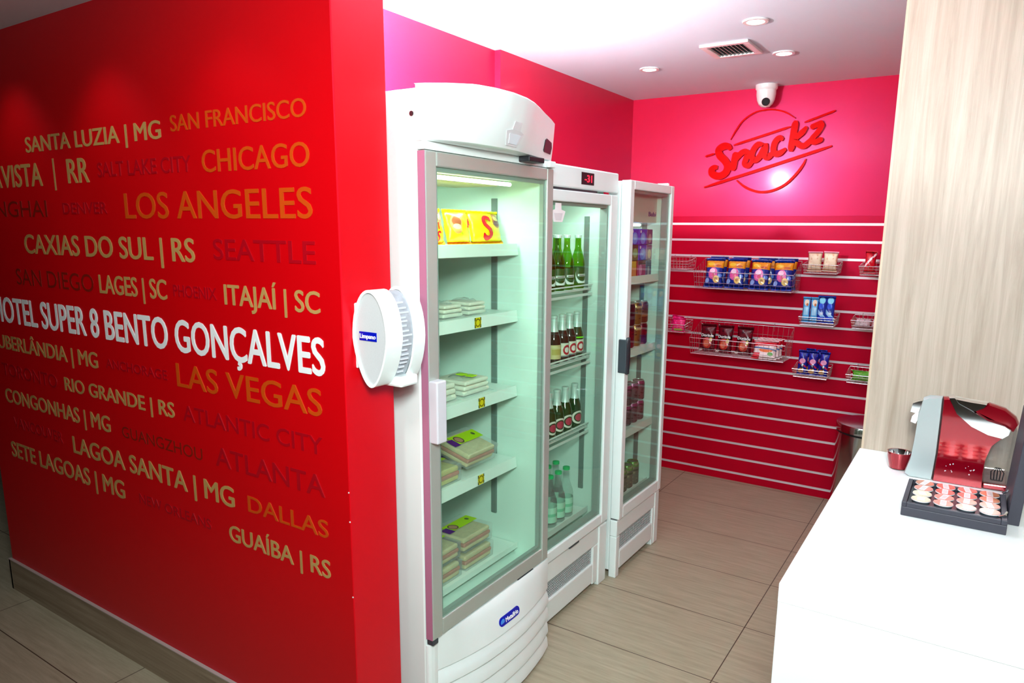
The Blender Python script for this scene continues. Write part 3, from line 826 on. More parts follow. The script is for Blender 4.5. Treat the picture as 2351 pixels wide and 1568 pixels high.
def grille(y0, y1, z0, z1, x, parent):
    b = B()
    B_ = 0
    ny, nz = max(4, int((y1 - y0) / .011)), max(3, int((z1 - z0) / .011))
    for i in range(ny + 1):
        y = y0 + (y1 - y0) * i / ny; b.box(x - .002, x, y - .0018, y + .0018, z0, z1)
    for k in range(nz + 1):
        z = z0 + (z1 - z0) * k / nz; b.box(x - .002, x, y0, y1, z - .0018, z + .0018)
    g_ = b.obj('grille', mat('grey_grille', (0.5, 0.56, 0.56), .45), parent)
    B().box(x - .01, x - .006, y0, y1, z0, z1).obj('grille_backing', mat('grille_shadow', (0.05, 0.07, 0.07), .6), parent)
grille(2.235, 2.655, .126, .204, -1.346, f2)
B().box(-1.355, -1.325, 2.42, 2.50, .2935, .3025).obj('hinge', 'dark_grey', f2)
for z in (1.362, 1.066, .752): shelf(-1.90, -1.405, GY0 + .046, GY1 - .075, z, f2, .03, (), True)
b = B(); b.box(-1.91, -1.40, GY0 + .046, GY1 - .07, .352, .358); b.box(-1.402, -1.397, GY0 + .046, GY1 - .07, .346, .372); b.obj('bottom_rack', 'shelf', f2)
B().cyl((-1.43, 2.26, 1.735), .008, .40, 'y', 12).obj('lamp_tube', 'tube', f2)
fridge_light((-1.41, 2.46, 1.72), (-1.62, 2.46, .7), 1.1, .45, .04)

# --- the narrow fridge nearest the back wall
f3 = thing('display_fridge', 'narrow white display fridge with dark oval handle, nearest the back wall', 'fridge', (-1.62, 3.05, 0), 'glass-door display fridges along the left wall')
HY0, HY1 = 2.807, 3.305
shell(-1.94, -1.330, HY0 + .004, HY1 - .004, .03, 1.812, .035, .30, 1.782, 'cabinet', f3)
liner(-1.905, -1.331, HY0 + .039, HY1 - .039, .30, 1.782, f3, .08)
d3 = door(-1.328, -1.283, HY0, HY1, .292, 1.814, .040, .036, .038, .055, 'white', f3, -1.290)
b = B(); b.prism([(2.806, 1.0), (2.803, 1.06), (2.806, 1.12), (2.814, 1.143), (2.836, 1.143), (2.838, .977), (2.814, .977)], 'x', -1.284, -1.272)
b.box(-1.312, -1.272, 2.796, 2.8062, .985, 1.135); hd = b.obj('handle', 'dark_grey', d3, bev=.004)
b = B(); b.prism([(2.826 + .010 * math.cos(t) * (1 if math.cos(t) > 0 else .4), 1.06 + .07 * math.sin(t)) for t in [2 * PI * i / 20 for i in range(20)]], 'x', -1.2722, -1.2705)
b.obj('handle_grip', mat('slate_grip', (0.012, 0.018, 0.026), .3), hd)
B().box(-1.36, -1.305, HY1 - .03, HY1 - .012, 1.8145, 1.828).obj('hinge', 'white', f3, bev=.003)
ip = B().box(-1.40, -1.352, HY0 + .042, HY1 - .042, 1.642, 1.778).obj('inner_header', mat('grey_beige_panel', (0.62, 0.60, 0.52), .5), f3)
text_obj('Bubi', 'header_lettering', 'blue_text', ip, (-1.3518, 3.165, 1.672), (0, 1, 0), (0, 0, 1), .085, .020, .02)
b = B(); b.box(-1.330, -1.293, HY0, HY1, .205, .284); b.box(-1.330, -1.293, HY0, 2.846, 0.0, .205); b.box(-1.330, -1.293, 3.235, HY1 - .018, .0, .205)
b.box(-1.330, -1.293, 2.846, 3.235, .035, .125); b.box(-1.330, -1.289, HY1 - .05, HY1, .004, .284)
b.obj('kick_panel', 'white', f3, bev=.005)
grille(2.85, 3.232, .127, .204, -1.302, f3)
B().box(-1.33, -1.30, HY0 + .01, HY0 + .05, .285, .2915).obj('hinge', 'dark_grey', f3)
for z in (1.396, 1.058, .676): shelf(-1.89, -1.342, HY0 + .044, HY1 - .048, z, f3, .032)
b = B(); b.box(-1.90, -1.345, HY0 + .044, HY1 - .044, .338, .344); b.box(-1.347, -1.342, HY0 + .044, HY1 - .044, .332, .356); b.obj('bottom_rack', 'shelf', f3)
B().cyl((-1.42, 2.88, 1.632), .007, .34, 'y', 12).obj('lamp_tube', 'tube', f3)
fridge_light((-1.40, 3.05, 1.62), (-1.6, 3.05, .7), 0.45, .35, .04)

# ------------------------------------------------------------------ packaging builders (built facing -y at the origin, then placed)
def pillow(w, h, d, m, parent, name='wrapper', nu=12, nv=16, seed=1, crimp=.07):
    rnd = random.Random(seed)
    ph = [rnd.uniform(0, 6.28) for _ in range(6)]
    b = B()
    for side in (-1, 1):
        g = []
        for j in range(nv + 1):
            v = j / nv; row = []
            for i in range(nu + 1):
                u = i / nu
                q = (1 - abs(2 * u - 1) ** 2.4) ** .6 if 0 < u < 1 else 0
                vv = (v - crimp) / (1 - 2 * crimp)
                r = (1 - abs(2 * vv - 1) ** 2.6) ** .6 if 0 < vv < 1 else 0
                k = q * r * (1 + .13 * math.sin(7 * u + 5 * v + ph[0]) * math.sin(9 * v + ph[1] + 3 * u) + .07 * math.sin(17 * v + ph[2] + 8 * u))
                z = v * h
                x = (u - .5) * w * (1 - .10 * r * (1 if True else 0))
                y = side * d / 2 * k
                if vv <= 0 or vv >= 1: y += .0016 * (1 if i % 2 else -1)
                row.append(b.bm.verts.new((x, y, z)))
            g.append(row)
        for j in range(nv):
            for i in range(nu):
                f = b.bm.faces.new((g[j][i], g[j][i + 1], g[j + 1][i + 1], g[j + 1][i]))
                for l, (a, c) in zip(f.loops, ((i, j), (i + 1, j), (i + 1, j + 1), (i, j + 1))): l[b.uv].uv = (a / nu, c / nv)
    bmesh.ops.remove_doubles(b.bm, verts=b.bm.verts, dist=1e-5)
    o = b.obj(name, m, parent)
    for p in o.data.polygons: p.use_smooth = True
    return o
def pack(name, label, cat, w, h, d, m, group=None, seed=1):
    t = thing(name, label, cat, (0, 0, 0), group)
    pillow(w, h, d, m, t, seed=seed)
    return t
def put(t, loc, rz=0.0, lean=0.0, roll=0.0):
    t.location = loc; t.rotation_euler = (lean, roll, rz)
    return t
FX = PI / 2     # turned to face the aisle

# ------------------------------------------------------------------ contents of the tall fridge
GP = 'yellow snack packs on the top shelf of the tallest fridge'
ym = pat('yellow_burger_wrapper', lin((246, 226, 20)), [('n', 5, .62, lin((200, 220, 10))), ('e', .30, .55, .2, .27, lin((208, 150, 80))), ('e', .32, .62, .15, .16, lin((150, 80, 50))), ('e', .30, .48, .15, .08, lin((226, 190, 130))), ('r', .0, .03, 1, .08, lin((255, 120, 20)))], .3)
ym2 = pat('yellow_wrapper', lin((250, 230, 15)), [('n', 4, .60, lin((220, 226, 20))), ('e', .80, .68, .16, .23, lin((190, 110, 60))), ('e', .80, .60, .12, .10, lin((120, 60, 80))), ('e', .78, .74, .1, .08, lin((235, 200, 120))), ('r', .0, .03, 1, .08, lin((255, 150, 20)))], .3)
def yellow(label, w, m, letters, seed):
    t = pack('snack_pack', label, 'snack', w, .115, .05, m, GP, seed)
    for s, u, v, cap in letters:
        text_obj(s, 'wrapper_lettering', mat('wrapper_red', lin((225, 10, 30)), .35), t, ((u - .5) * w, 0, v * .115), (1, 0, 0), (0, 0, 1), None, cap, .03, True,
                 surf=lambda p, w=w: Vector((p.x, -.0235 * max(.15, (1 - abs(2 * p.x / w) ** 2.4)) ** .6 * max(.1, (1 - abs(2 * (p.z / .115 - .07) / .86 - 1) ** 2.6)) ** .6 - .0035, p.z)))
    return t
put(yellow('yellow snack pack with a big red letter S, nearest the fridge hinge side', .185, ym2, [('S', .42, .12, .078)], 3), (-1.432, 1.982, 1.552), FX, -.25)
put(yellow('yellow snack pack with a burger picture, between the big S pack and the red-lettered pack', .125, ym, [('A', .82, .45, .03)], 5), (-1.428, 1.823, 1.552), FX, -.22)
put(yellow('yellow snack pack with red lettering, half hidden by the door frame of the tallest fridge', .12, ym2, [('D', .55, .70, .022), ('I', .6, .40, .02), ('S', .6, .08, .03)], 8), (-1.428, 1.690, 1.552), FX, -.2)

bread = mat('sandwich_bread', lin((222, 200, 150)), .8, noise=.25, scale=40)
ham = mat('sandwich_filling', lin((206, 120, 96)), .7, noise=.4, scale=60)
pale = mat('pale_bread', lin((226, 222, 205)), .8, noise=.15, scale=50)
cheese = mat('cheese_bread', lin((214, 196, 110)), .7, noise=.25, scale=60)
lime = pat('lime_label', lin((184, 226, 10)), [('e', .22, .45, .13, .42, lin((90, 60, 60))), ('e', .22, .45, .10, .32, lin((190, 140, 110))), ('e', .82, .55, .05, .18, lin((80, 100, 60)))], .4)
M['lime_plain'] = mat('lime_sticker', lin((186, 232, 0)), .4)
M['purple'] = mat('purple_label', lin((82, 10, 130)), .4)
def wrapped(label, w, d, h, cat='sandwich', grp=None, seed=1, stickers=()):
    t = thing('wrapped_sandwich', label, cat, (0, 0, 0), grp)
    b = B(); rnd = random.Random(seed)
    for k in range(3): b.box(-w / 2 + .012 + k * .004, w / 2 - .012 - k * .003, -d / 2 + .012, d / 2 - .012, .004 + k * h * .28, .004 + (k + 1) * h * .28 - .002)
    b.obj('sandwich', pale, t, bev=.006)
    b = B(); nx = 14; ny = 8
    g = [[b.bm.verts.new((-w / 2 + w * i / nx, -d / 2 + d * j / ny, .0015 + (h + rnd.uniform(-.004, .006)) * min(1, 3.2 * min(i, nx - i) / nx) ** .7 * min(1, 3.2 * min(j, ny - j) / ny) ** .7)) for j in range(ny + 1)] for i in range(nx + 1)]
    for i in range(nx):
        for j in range(ny): b.bm.faces.new((g[i][j], g[i + 1][j], g[i + 1][j + 1], g[i][j + 1]))
    o = b.obj('film_wrapper', 'clear', t)
    for sx_, sy_ in stickers:
        B().box(sx_ - .014, sx_ + .014, -d / 2 + .016 + sy_, -d / 2 + .046 + sy_, h + .003, h + .006).obj('sticker', 'lime_plain', t, label='lime green sticker')
    return t
GS = 'film-wrapped sandwiches on the second shelf of the tallest fridge'
for y, sd, lb in ((1.645, 1, 'film-wrapped sandwich at the left end of the second shelf, next to the door frame'), (1.775, 2, 'film-wrapped sandwich in the middle of the second shelf'), (1.905, 3, 'film-wrapped sandwich at the right end of the second shelf')):
    put(wrapped(lb, .125, .14, .05, 'sandwich', GS, sd), (-1.475, y, 1.319), FX)
GS = 'film-wrapped sandwiches on the third shelf of the tallest fridge'
put(wrapped('wide film-wrapped sandwich without sticker, on the third shelf beside the door handle', .20, .16, .072, 'sandwich', GS, 4), (-1.485, 1.70, 1.046), FX)
put(wrapped('film-wrapped sandwich with two lime green stickers on the third shelf', .17, .16, .06, 'sandwich', GS, 5, ((-.01, 0), (-.01, .04))), (-1.485, 1.90, 1.046), FX)

def boxed(label, fill, w=.165, d=.15, h=.062, grp=None, band=True):
    t = thing('boxed_sandwich', label, 'sandwich', (0, 0, 0), grp)
    b = B()
    b.box(-w / 2 + .008, w / 2 - .008, -d / 2 + .008, d / 2 - .008, .003, h * .34)
    b.box(-w / 2 + .008, w / 2 - .008, -d / 2 + .008, d / 2 - .008, h * .55, h * .86)
    b.obj('sandwich', fill, t, bev=.006)
    B().box(-w / 2 + .007, w / 2 - .007, -d / 2 + .006, d / 2 - .008, h * .34, h * .55).obj('filling', ham, t, bev=.003)
    b = B()
    b.prism([(-w / 2 + .004, 0.0), (w / 2 - .004, 0.0), (w / 2, h), (-w / 2, h)], 'y', -d / 2, d / 2)
    b.obj('clear_box', 'clear', t, bev=.004)
    b = B(); b.box(-w / 2 + .022, w / 2 - .004, -.006, .046, h + .0006, h + .0016); lb_ = b.obj('label', lime, t, label='lime green label with round picture')
    B().box(-w / 2 + .001, -w / 2 + .030, -.012, .030, h + .0016, h + .0026).obj('label_tab', 'purple', lb_)
    return t
GB = 'boxed sandwiches with lime and purple labels in the tallest fridge'
put(boxed('boxed pale cheese sandwich on the lowest hanging shelf, next to the door frame', cheese, .17, .15, .06, GB), (-1.47, 1.70, .776), FX)
put(boxed('boxed sandwich lying flat under the tilted box on the lowest hanging shelf', bread, .165, .13, .045, GB), (-1.525, 1.885, .776), FX)
put(boxed('tilted boxed sandwich with a wide lime label and pink filling on the lowest hanging shelf', bread, .17, .15, .058, GB), (-1.462, 1.885, .824), FX, .27)
for y, k, lb in ((1.70, 0, 'boxed sandwich at the bottom of the left stack on the fridge floor'), (1.70, 1, 'boxed sandwich on top of the left stack on the fridge floor'), (1.885, 0, 'boxed sandwich at the bottom of the right stack on the fridge floor'), (1.885, 1, 'boxed sandwich on top of the right stack on the fridge floor')):
    put(boxed(lb, bread, .17, .15, .058, GB), (-1.47 - .01 * k, y + .006 * k, .4325 + k * .0612), FX)

# ------------------------------------------------------------------ bottles of the middle fridge
M['green_glass'] = glass_mat('green_bottle_glass', (0.30, 0.66, 0.10), .04, 1.5, .0)
M['dark_glass'] = mat('dark_green_bottle', (0.012, 0.045, 0.008), .1, coat=.6)
M['brown_glass'] = mat('dark_amber_bottle', (0.035, 0.018, 0.010), .1, coat=.6)
M['foil'] = mat('pale_neck_foil', (0.66, 0.80, 0.74), .35, metal=.2, noise=.08, scale=60)
M['pet'] = glass_mat('clear_bottle', (0.90, 0.97, 0.95), .03, 1.4, .12)
lab_a = pat('green_white_label', lin((22, 92, 30)), [('e', .25, .5, .16, .62, (0.75, 0.8, 0.75)), ('e', .25, .62, .15, .5, lin((18, 80, 26))), ('r', .14, .44, .36, .58, (0.7, 0.75, 0.7)), ('r', .17, .48, .33, .53, (.02, .02, .02))], .35)
lab_b = pat('cream_red_label', lin((226, 224, 205)), [('e', .25, .5, .10, .36, lin((190, 40, 50))), ('e', .25, .5, .06, .2, lin((235, 225, 215))), ('r', .0, .0, 1, .1, lin((120, 120, 120)))], .4)
lab_c = pat('beige_label', lin((214, 196, 140)), [('r', .1, .3, .4, .7, lin((190, 170, 90)))], .4)
lab_d = pat('round_white_red_label', lin((20, 50, 14)), [('e', .25, .5, .17, .5, lin((226, 220, 205))), ('e', .25, .5, .12, .36, lin((30, 60, 20))), ('e', .25, .5, .09, .28, lin((190, 60, 80)))], .4)
def bottle(label, glass, lab, neck_m, h=.222, r=.031, grp=None, cap=None, name='beer_bottle', cat='bottle'):
    t = thing(name, label, cat, (0, 0, 0), grp)
    k = h / .222
    B().lathe([(r * .86, 0), (r, .006), (r, .105 * k), (r * .93, .120 * k), (r * .60, .150 * k), (r * .43, .168 * k), (r * .40, .205 * k), (r * .44, .210 * k), (r * .44, .216 * k)], seg=20).obj('glass_body', glass, t, smooth=True)
    if neck_m: B().lathe([(r * .64, .146 * k), (r * .46, .169 * k), (r * .43, .208 * k), (r * .43, .2175 * k)], seg=18, cap=False).obj('neck_foil', neck_m, t, smooth=True)
    B().lathe([(r * .48, .2095 * k), (r * .48, .221 * k), (r * .40, h)], seg=18).obj('crown_cap', cap or 'foil', t, smooth=True)
    o = B().lathe([(r + .0006, .022 * k), (r + .0006, .088 * k)], seg=24, cap=False).obj('label', lab, t, smooth=True)
    o.rotation_euler.z = PI - .35
    return t
def row(proto_fn, spots, labels):
    first = None
    for (x, y, z), lb in zip(spots, labels):
        if first is None: first = proto_fn(lb); put(first, (x, y, z), FX)
        else: dup(first, (x, y, z), (0, 0, FX + random.uniform(-.25, .25)), lb)
GG = 'green beer bottles on the top shelf of the middle fridge'
row(lambda l: bottle(l, 'green_glass', lab_a, None, .222, .031, GG), [(-1.445, 2.652, 1.3625), (-1.445, 2.557, 1.3625), (-1.445, 2.484, 1.3625), (-1.445, 2.408, 1.3625)],
    ['green beer bottle at the right end of the top shelf, apart from the others', 'second green beer bottle from the right on the top shelf', 'third green beer bottle from the right on the top shelf', 'green beer bottle half hidden by the tallest fridge on the top shelf'])
row(lambda l: bottle(l, 'green_glass', lab_a, None, .222, .031, GG), [(-1.53, 2.612, 1.3625), (-1.53, 2.522, 1.3625)],
    ['green beer bottle in the second row, seen between the two rightmost front bottles', 'green beer bottle in the second row, seen between the left front bottles'])
GW = 'dark bottles with pale neck foil on the second shelf of the middle fridge'
row(lambda l: bottle(l, 'brown_glass', lab_b, 'foil', .195, .030, GW), [(-1.445, 2.592, 1.0665), (-1.445, 2.530, 1.0665)],
    ['dark bottle with cream and red label, left neighbour of the lime-ringed bottle', 'dark bottle with cream and red label between the beige-labelled bottle and its twin'])
put(bottle('dark bottle with a plain beige label at the left end of the second shelf', 'brown_glass', lab_c, 'foil', .195, .030, GW), (-1.445, 2.462, 1.0665), FX)
lb_ = put(bottle('dark green bottle with a lime ring at the right end of the second shelf', 'dark_glass', lab_b, 'foil', .195, .030, GW), (-1.445, 2.656, 1.0665), FX)
ringm = mat('lime_ring', lin((120, 230, 0)), .4)
_p = lb_.location.copy(); lb_.location = (0, 0, 0)
B().lathe([(.0308, .0835), (.0308, .0895)], seg=20, cap=False).obj('lime_ring', ringm, lb_); lb_.location = _p
GD = 'dark green bottles with round labels on the third shelf of the middle fridge'
row(lambda l: bottle(l, 'dark_glass', lab_d, 'foil', .195, .031, GD), [(-1.445, 2.650, .7525), (-1.445, 2.566, .7525), (-1.445, 2.497, .7525), (-1.445, 2.430, .7525)],
    ['dark green bottle at the right end of the third shelf', 'second dark green bottle from the right on the third shelf', 'third dark green bottle from the right on the third shelf', 'dark green bottle half hidden by the tallest fridge on the third shelf'])
GQ = 'clear water bottles with green caps on the floor of the middle fridge'
capg = mat('green_cap', lin((20, 190, 110)), .4)
lab_w = pat('pale_green_label', lin((176, 226, 200)), [('r', 0, .4, 1, .6, lin((120, 200, 160)))], .4)
row(lambda l: bottle(l, 'pet', lab_w, None, .225, .032, GQ, capg, 'water_bottle'), [(-1.445, 2.590, .3585), (-1.445, 2.520, .3585), (-1.445, 2.450, .3585), (-1.520, 2.628, .3585), (-1.520, 2.558, .3585)],
    ['water bottle with green cap at the right end of the front row', 'water bottle with green cap in the middle of the front row', 'water bottle with green cap at the left end of the front row', 'water bottle with green cap, back row, behind the rightmost front bottle', 'water bottle with green cap in the back row, behind the middle front bottle'])

# ------------------------------------------------------------------ cartons and cans of the narrow fridge
def carton(label, m, w=.085, h=.070, d=.055):
    t = thing('drink_carton', label, 'carton', (0, 0, 0), 'drink cartons stacked on the top shelf of the narrow fridge')
    B().box(-w / 2, w / 2, -d / 2, d / 2, 0, h).obj('carton_body', m, t, bev=.002)
    b = B(); b.box(-w / 2 + .002, w / 2 - .002, -.006, .006, h, h + .0018); b.obj('top_fold', m, t)
    return t
def cm_(n, c, l): return pat(n, lin(c), l, .35)
blue_c = cm_('blue_carton', (50, 20, 200), [('e', .5, .42, .36, .38, lin((90, 140, 250))), ('e', .2, .85, .1, .1, (0.8, 0.8, 1)), ('e', .5, .5, .2, .2, lin((140, 180, 255)))])
CM = [[cm_('yellow_carton', (222, 178, 30), [('e', .5, .3, .4, .3, lin((230, 140, 70))), ('r', .8, 0, 1, 1, lin((170, 10, 30)))]), cm_('green_carton', (70, 110, 50), [('e', .6, .5, .3, .3, lin((130, 180, 120))), ('r', 0, .8, 1, 1, lin((60, 40, 50)))]), blue_c],
      [cm_('pink_carton', (170, 40, 110), [('e', .3, .4, .2, .4, lin((220, 130, 180))), ('r', 0, .75, 1, 1, lin((90, 40, 60)))]), blue_c, blue_c],
      [cm_('grey_blue_carton', (80, 90, 130), [('r', .3, 0, .6, .6, lin((170, 170, 180)))]), cm_('mauve_carton', (130, 80, 130), [('e', .5, .4, .3, .3, lin((210, 180, 150)))]), cm_('purple_carton', (110, 50, 120), [('e', .5, .4, .3, .3, lin((190, 150, 160)))])]]
CN = [['yellow carton at the bottom of the left stack', 'green carton in the middle of the left stack', 'blue carton on top of the left stack'],
      ['pink carton at the bottom of the middle stack', 'blue carton in the middle of the middle stack', 'blue carton on top of the middle stack'],
      ['grey blue carton at the bottom of the right stack', 'mauve carton in the middle of the right stack', 'purple carton on top of the right stack']]
for i, (yy, w) in enumerate(((3.010, .086), (3.102, .086), (3.182, .062))):
    for k in range(3):
        put(carton(CN[i][k] + ' of drink cartons', CM[i][k], w), (-1.375, yy, 1.3965 + k * .0722), FX)
def can(label, m, h, grp, r=.032, lid='alu'):
    t = thing('drink_can', label, 'can', (0, 0, 0), grp)
    B().lathe([(r * .84, 0), (r, .008), (r, h - .014), (r * .84, h - .002)], seg=22).obj('can_body', m, t, smooth=True)
    B().lathe([(r * .85, h - .003), (r * .85, h), (r * .78, h), (r * .76, h - .003), (.0, h - .003)], seg=22, cap=False).obj('can_lid', lid, t, smooth=True)
    return t
def canm(n, c, l, metal=.5): return pat(n, lin(c), l, .3, metal)
GC = 'stacked cans on the second shelf of the narrow fridge'
dk = canm('dark_can', (40, 24, 40), [('r', 0, .3, 1, .45, lin((90, 90, 110)))]); gd = canm('gold_can', (150, 100, 45), [('r', 0, .75, 1, .85, lin((220, 190, 130))), ('n', 6, .6, lin((90, 50, 25)))]); cp = canm('copper_can', (130, 62, 40), [('r', 0, .3, 1, .4, lin((190, 120, 80))), ('n', 6, .62, lin((80, 20, 20)))]); rd = canm('dark_red_can', (120, 14, 34), [('n', 5, .6, lin((60, 10, 30)))])
for yy, ms, nm in ((3.052, (rd, dk), ('dark red can under the dark can, leftmost column of the second shelf', 'dark can on top of the leftmost column of the second shelf')), (3.128, (gd, gd), ('gold can at the bottom of the middle column of the second shelf', 'gold can on top of the middle column of the second shelf')), (3.204, (rd, cp), ('dark red can under the copper can, right column of the second shelf', 'copper can on top of the right column of the second shelf'))):
    for k in range(2): put(can(nm[k], ms[k], .105, GC), (-1.385, yy, 1.0585 + k * .1052), FX)
GK = 'stacked pink and grey cans on the third shelf of the narrow fridge'
pk = canm('pink_grey_can', (110, 90, 95), [('r', 0, .72, 1, 1, lin((150, 70, 110))), ('n', 7, .55, lin((70, 60, 60))), ('e', .25, .3, .12, .2, lin((200, 60, 90)))], .3)
for i, yy in enumerate((3.052, 3.126, 3.200)):
    for k in range(2):
        put(can(('pink and grey can ' + ('on top' if k else 'at the bottom') + ' of the ' + ('left', 'middle', 'right')[i] + ' column on the third shelf'), pk, .100, GK), (-1.385, yy, .6765 + k * .1002), FX)
GE = 'green-topped cans on the floor of the narrow fridge'
gk = canm('green_top_can', (104, 96, 84), [('r', 0, .8, 1, 1, lin((90, 130, 40))), ('n', 6, .58, lin((150, 140, 110))), ('r', 0, .62, 1, .7, lin((40, 50, 20)))], .2)
for i, yy in enumerate((3.03, 3.100, 3.170)):
    put(can('green-topped can, ' + ('leftmost', 'middle one', 'rightmost')[i] + ' of three on the narrow fridge floor', gk, .118, GE, .032, mat('green_can_lid', lin((120, 150, 80)), .3, metal=.5)), (-1.385, yy, .3445), FX)

# ------------------------------------------------------------------ wire baskets on the slatted panel
YS = 4.4445
def basket(label, x0, x1, yf, zb, zf, zt, zk, grp, dx=.03):
    """floor height zb, front rim zf, back rim zt, hooked into the groove at zk"""
    t = thing('wire_basket', label, 'basket', ((x0 + x1) / 2, YS, zb), grp)
    yb = YS - .004
    R, r = .0020, .0011
    b = B()
    b.tube([(x0, yf, zf), (x1, yf, zf), (x1, yb, zt), (x0, yb, zt)], R, 6, True)
    b.tube([(x0 + .008, yf + .012, zb), (x1 - .008, yf + .012, zb), (x1 - .008, yb, zb), (x0 + .008, yb, zb)], R, 6, True)
    b.obj('rim', 'wire', t)
    b = B()
    n = max(3, int((x1 - x0) / dx))
    for i in range(n + 1):
        x = x0 + (x1 - x0) * i / n; xl = x0 + .008 + (x1 - x0 - .016) * i / n
        b.tube([(x, yf, zf), (xl, yf + .012, zb), (xl, yb, zb), (x, yb, zt)], r, 4)
    m = max(3, int((yb - yf) / .018))
    for j in range(m + 1):
        s = j / m
        y = yf + .012 + (yb - yf - .012) * s
        b.tube([(x0 + .008, y, zb), (x1 - .008, y, zb)], r, 4)
    for s in (.35, .7):
        za = zb + (zf - zb) * s; zc_ = zb + (zt - zb) * s
        e = .008 * (1 - s)
        b.tube([(x0 + e, yf + .012 * (1 - s), za), (x1 - e, yf + .012 * (1 - s), za), (x1 - e, yb, zc_), (x0 + e, yb, zc_)], r, 4, True)
    for j in range(1, 5):
        s = j / 5
        for x, xl in ((x0, x0 + .008), (x1, x1 - .008)):
            b.tube([(x, yf + (yb - yf) * s, zf + (zt - zf) * s), (xl, yf + .012 + (yb - yf - .012) * s, zb)], r, 4)
    b.obj('wire_grid', 'wire', t)
    for x in (x0 + (x1 - x0) * .2, x0 + (x1 - x0) * .8):
        b = B(); b.tube([(x, yb, zt - .03), (x, yb, zk - .002), (x, YS - .0004, zk)], .0018, 6)
        b.obj('hook', 'wire', t)
    return t
GBK = 'wire baskets hooked on the slatted panel'
basket('wide wire basket holding blue and orange snack packs', -1.495, -.905, 4.235, 1.262, 1.362, 1.436, 1.453, GBK)
basket('wide wire basket holding dark red snack packs and a stack of white packs', -1.500, -.920, 4.235, .852, .952, 1.036, 1.053, GBK)
basket('small wire basket holding two beige packs', -.872, -.682, 4.285, 1.376, 1.424, 1.440, 1.453, GBK, .022)
basket('small wire basket holding light blue and dark blue packs', -.870, -.672, 4.285, 1.078, 1.124, 1.142, 1.153, GBK, .022)
basket('small wire basket holding dark blue packs, lowest beside the wood panel', -.882, -.684, 4.285, .768, .815, .838, .853, GBK, .022)
basket('small empty wire basket at the left, behind the narrow fridge', -1.735, -1.555, 4.285, 1.368, 1.418, 1.440, 1.453, GBK, .022)
basket('small wire basket holding pink packs at the left, behind the narrow fridge', -1.735, -1.555, 4.285, .968, 1.018, 1.038, 1.053, GBK, .022)
basket('small wire basket holding red packs beside the wood panel, in the top row', -.575, -.385, 4.285, 1.376, 1.424, 1.440, 1.453, GBK, .022)
basket('small wire basket with flat white packs beside the wood panel', -.590, -.390, 4.285, 1.078, 1.124, 1.142, 1.153, GBK, .022)
basket('small wire basket with a green pack beside the wood panel, lowest row', -.590, -.390, 4.285, .768, .815, .838, .853, GBK, .022)

navy = lin((20, 30, 120))
bm1 = pat('blue_orange_wrapper', lin((14, 46, 150)), [('n', 4, .58, lin((10, 24, 100))), ('r', 0, .66, 1, .90, lin((228, 150, 30))), ('e', .3, .78, .2, .06, lin((240, 200, 60))), ('e', .70, .72, .18, .04, lin((190, 90, 30))), ('e', .46, .46, .25, .2, lin((222, 90, 170))), ('e', .42, .55, .16, .08, lin((250, 220, 245))), ('e', .50, .40, .10, .07, lin((200, 20, 90))), ('e', .66, .27, .17, .12, lin((236, 210, 120))), ('e', .66, .27, .08, .05, lin((170, 130, 30))), ('e', .16, .22, .12, .08, lin((140, 180, 240))), ('e', .86, .40, .1, .06, lin((90, 140, 230)))], .25, 0, .3)
GO = 'blue and orange snack packs in the upper wide basket'
p0 = put(pack('snack_pack', 'blue and orange snack pack at the left end of the front row', 'snack', .118, .185, .040, bm1, GO, 11), (-1.393, 4.300, 1.266), .06, -.28)
dup(p0, (-1.262, 4.300, 1.266), (-.25, 0, -.05), 'second blue and orange snack pack from the left in the front row')
dup(p0, (-1.118, 4.300, 1.266), (-.30, .02, .03), 'third blue and orange snack pack from the left in the front row')
dup(p0, (-.982, 4.300, 1.266), (-.27, -.02, -.04), 'blue and orange snack pack at the right end of the front row')
for x, lb in ((-1.395, 'blue snack pack in the back row behind the leftmost blue and orange pack'), (-1.255, 'blue snack pack in the back row behind the second blue and orange pack'), (-1.095, 'blue snack pack in the back row behind the third blue and orange pack'), (-.980, 'blue snack pack in the back row behind the rightmost blue and orange pack')):
    dup(p0, (x, 4.385, 1.268), (-.14, 0, random.uniform(-.05, .05)), lb)
dr = pat('dark_red_wrapper', lin((96, 4, 22)), [('n', 4, .60, lin((60, 2, 16))), ('d', .55, .0, .065, lin((20, 4, 10))), ('e', .5, .30, .30, .20, lin((190, 50, 40))), ('e', .46, .28, .18, .12, lin((226, 120, 90))), ('e', .74, .42, .10, .08, lin((200, 170, 60))), ('e', .1, .06, .12, .05, lin((190, 170, 160)))], .25, 0, .3)
GR = 'dark red snack packs in the lower wide basket'
q0 = put(pack('snack_pack', 'dark red snack pack at the left end of the lower wide basket', 'snack', .100, .175, .040, dr, GR, 21), (-1.424, 4.352, .857), .05, -.2)
_s = q0.location.copy(), q0.rotation_euler.copy()
q0.location = (0, 0, 0); q0.rotation_euler = (0, 0, 0)
text_obj('Doritos', 'wrapper_lettering', 'white_text', q0, (0, 0, .52 * .175), (1, 0, 0), (0, 0, 1), .076, .017, .03, True,
         surf=lambda p: Vector((p.x, -.0185 * max(.2, 1 - abs(2 * p.x / .1) ** 2.4) ** .6 - .0035, p.z)))
q0.location, q0.rotation_euler = _s
dup(q0, (-1.316, 4.350, .857), (-.2, 0, -.04), 'dark red snack pack between two others in the lower wide basket')
dup(q0, (-1.196, 4.350, .857), (-.18, .03, .04), 'dark red snack pack nearest the white packs in the lower wide basket')
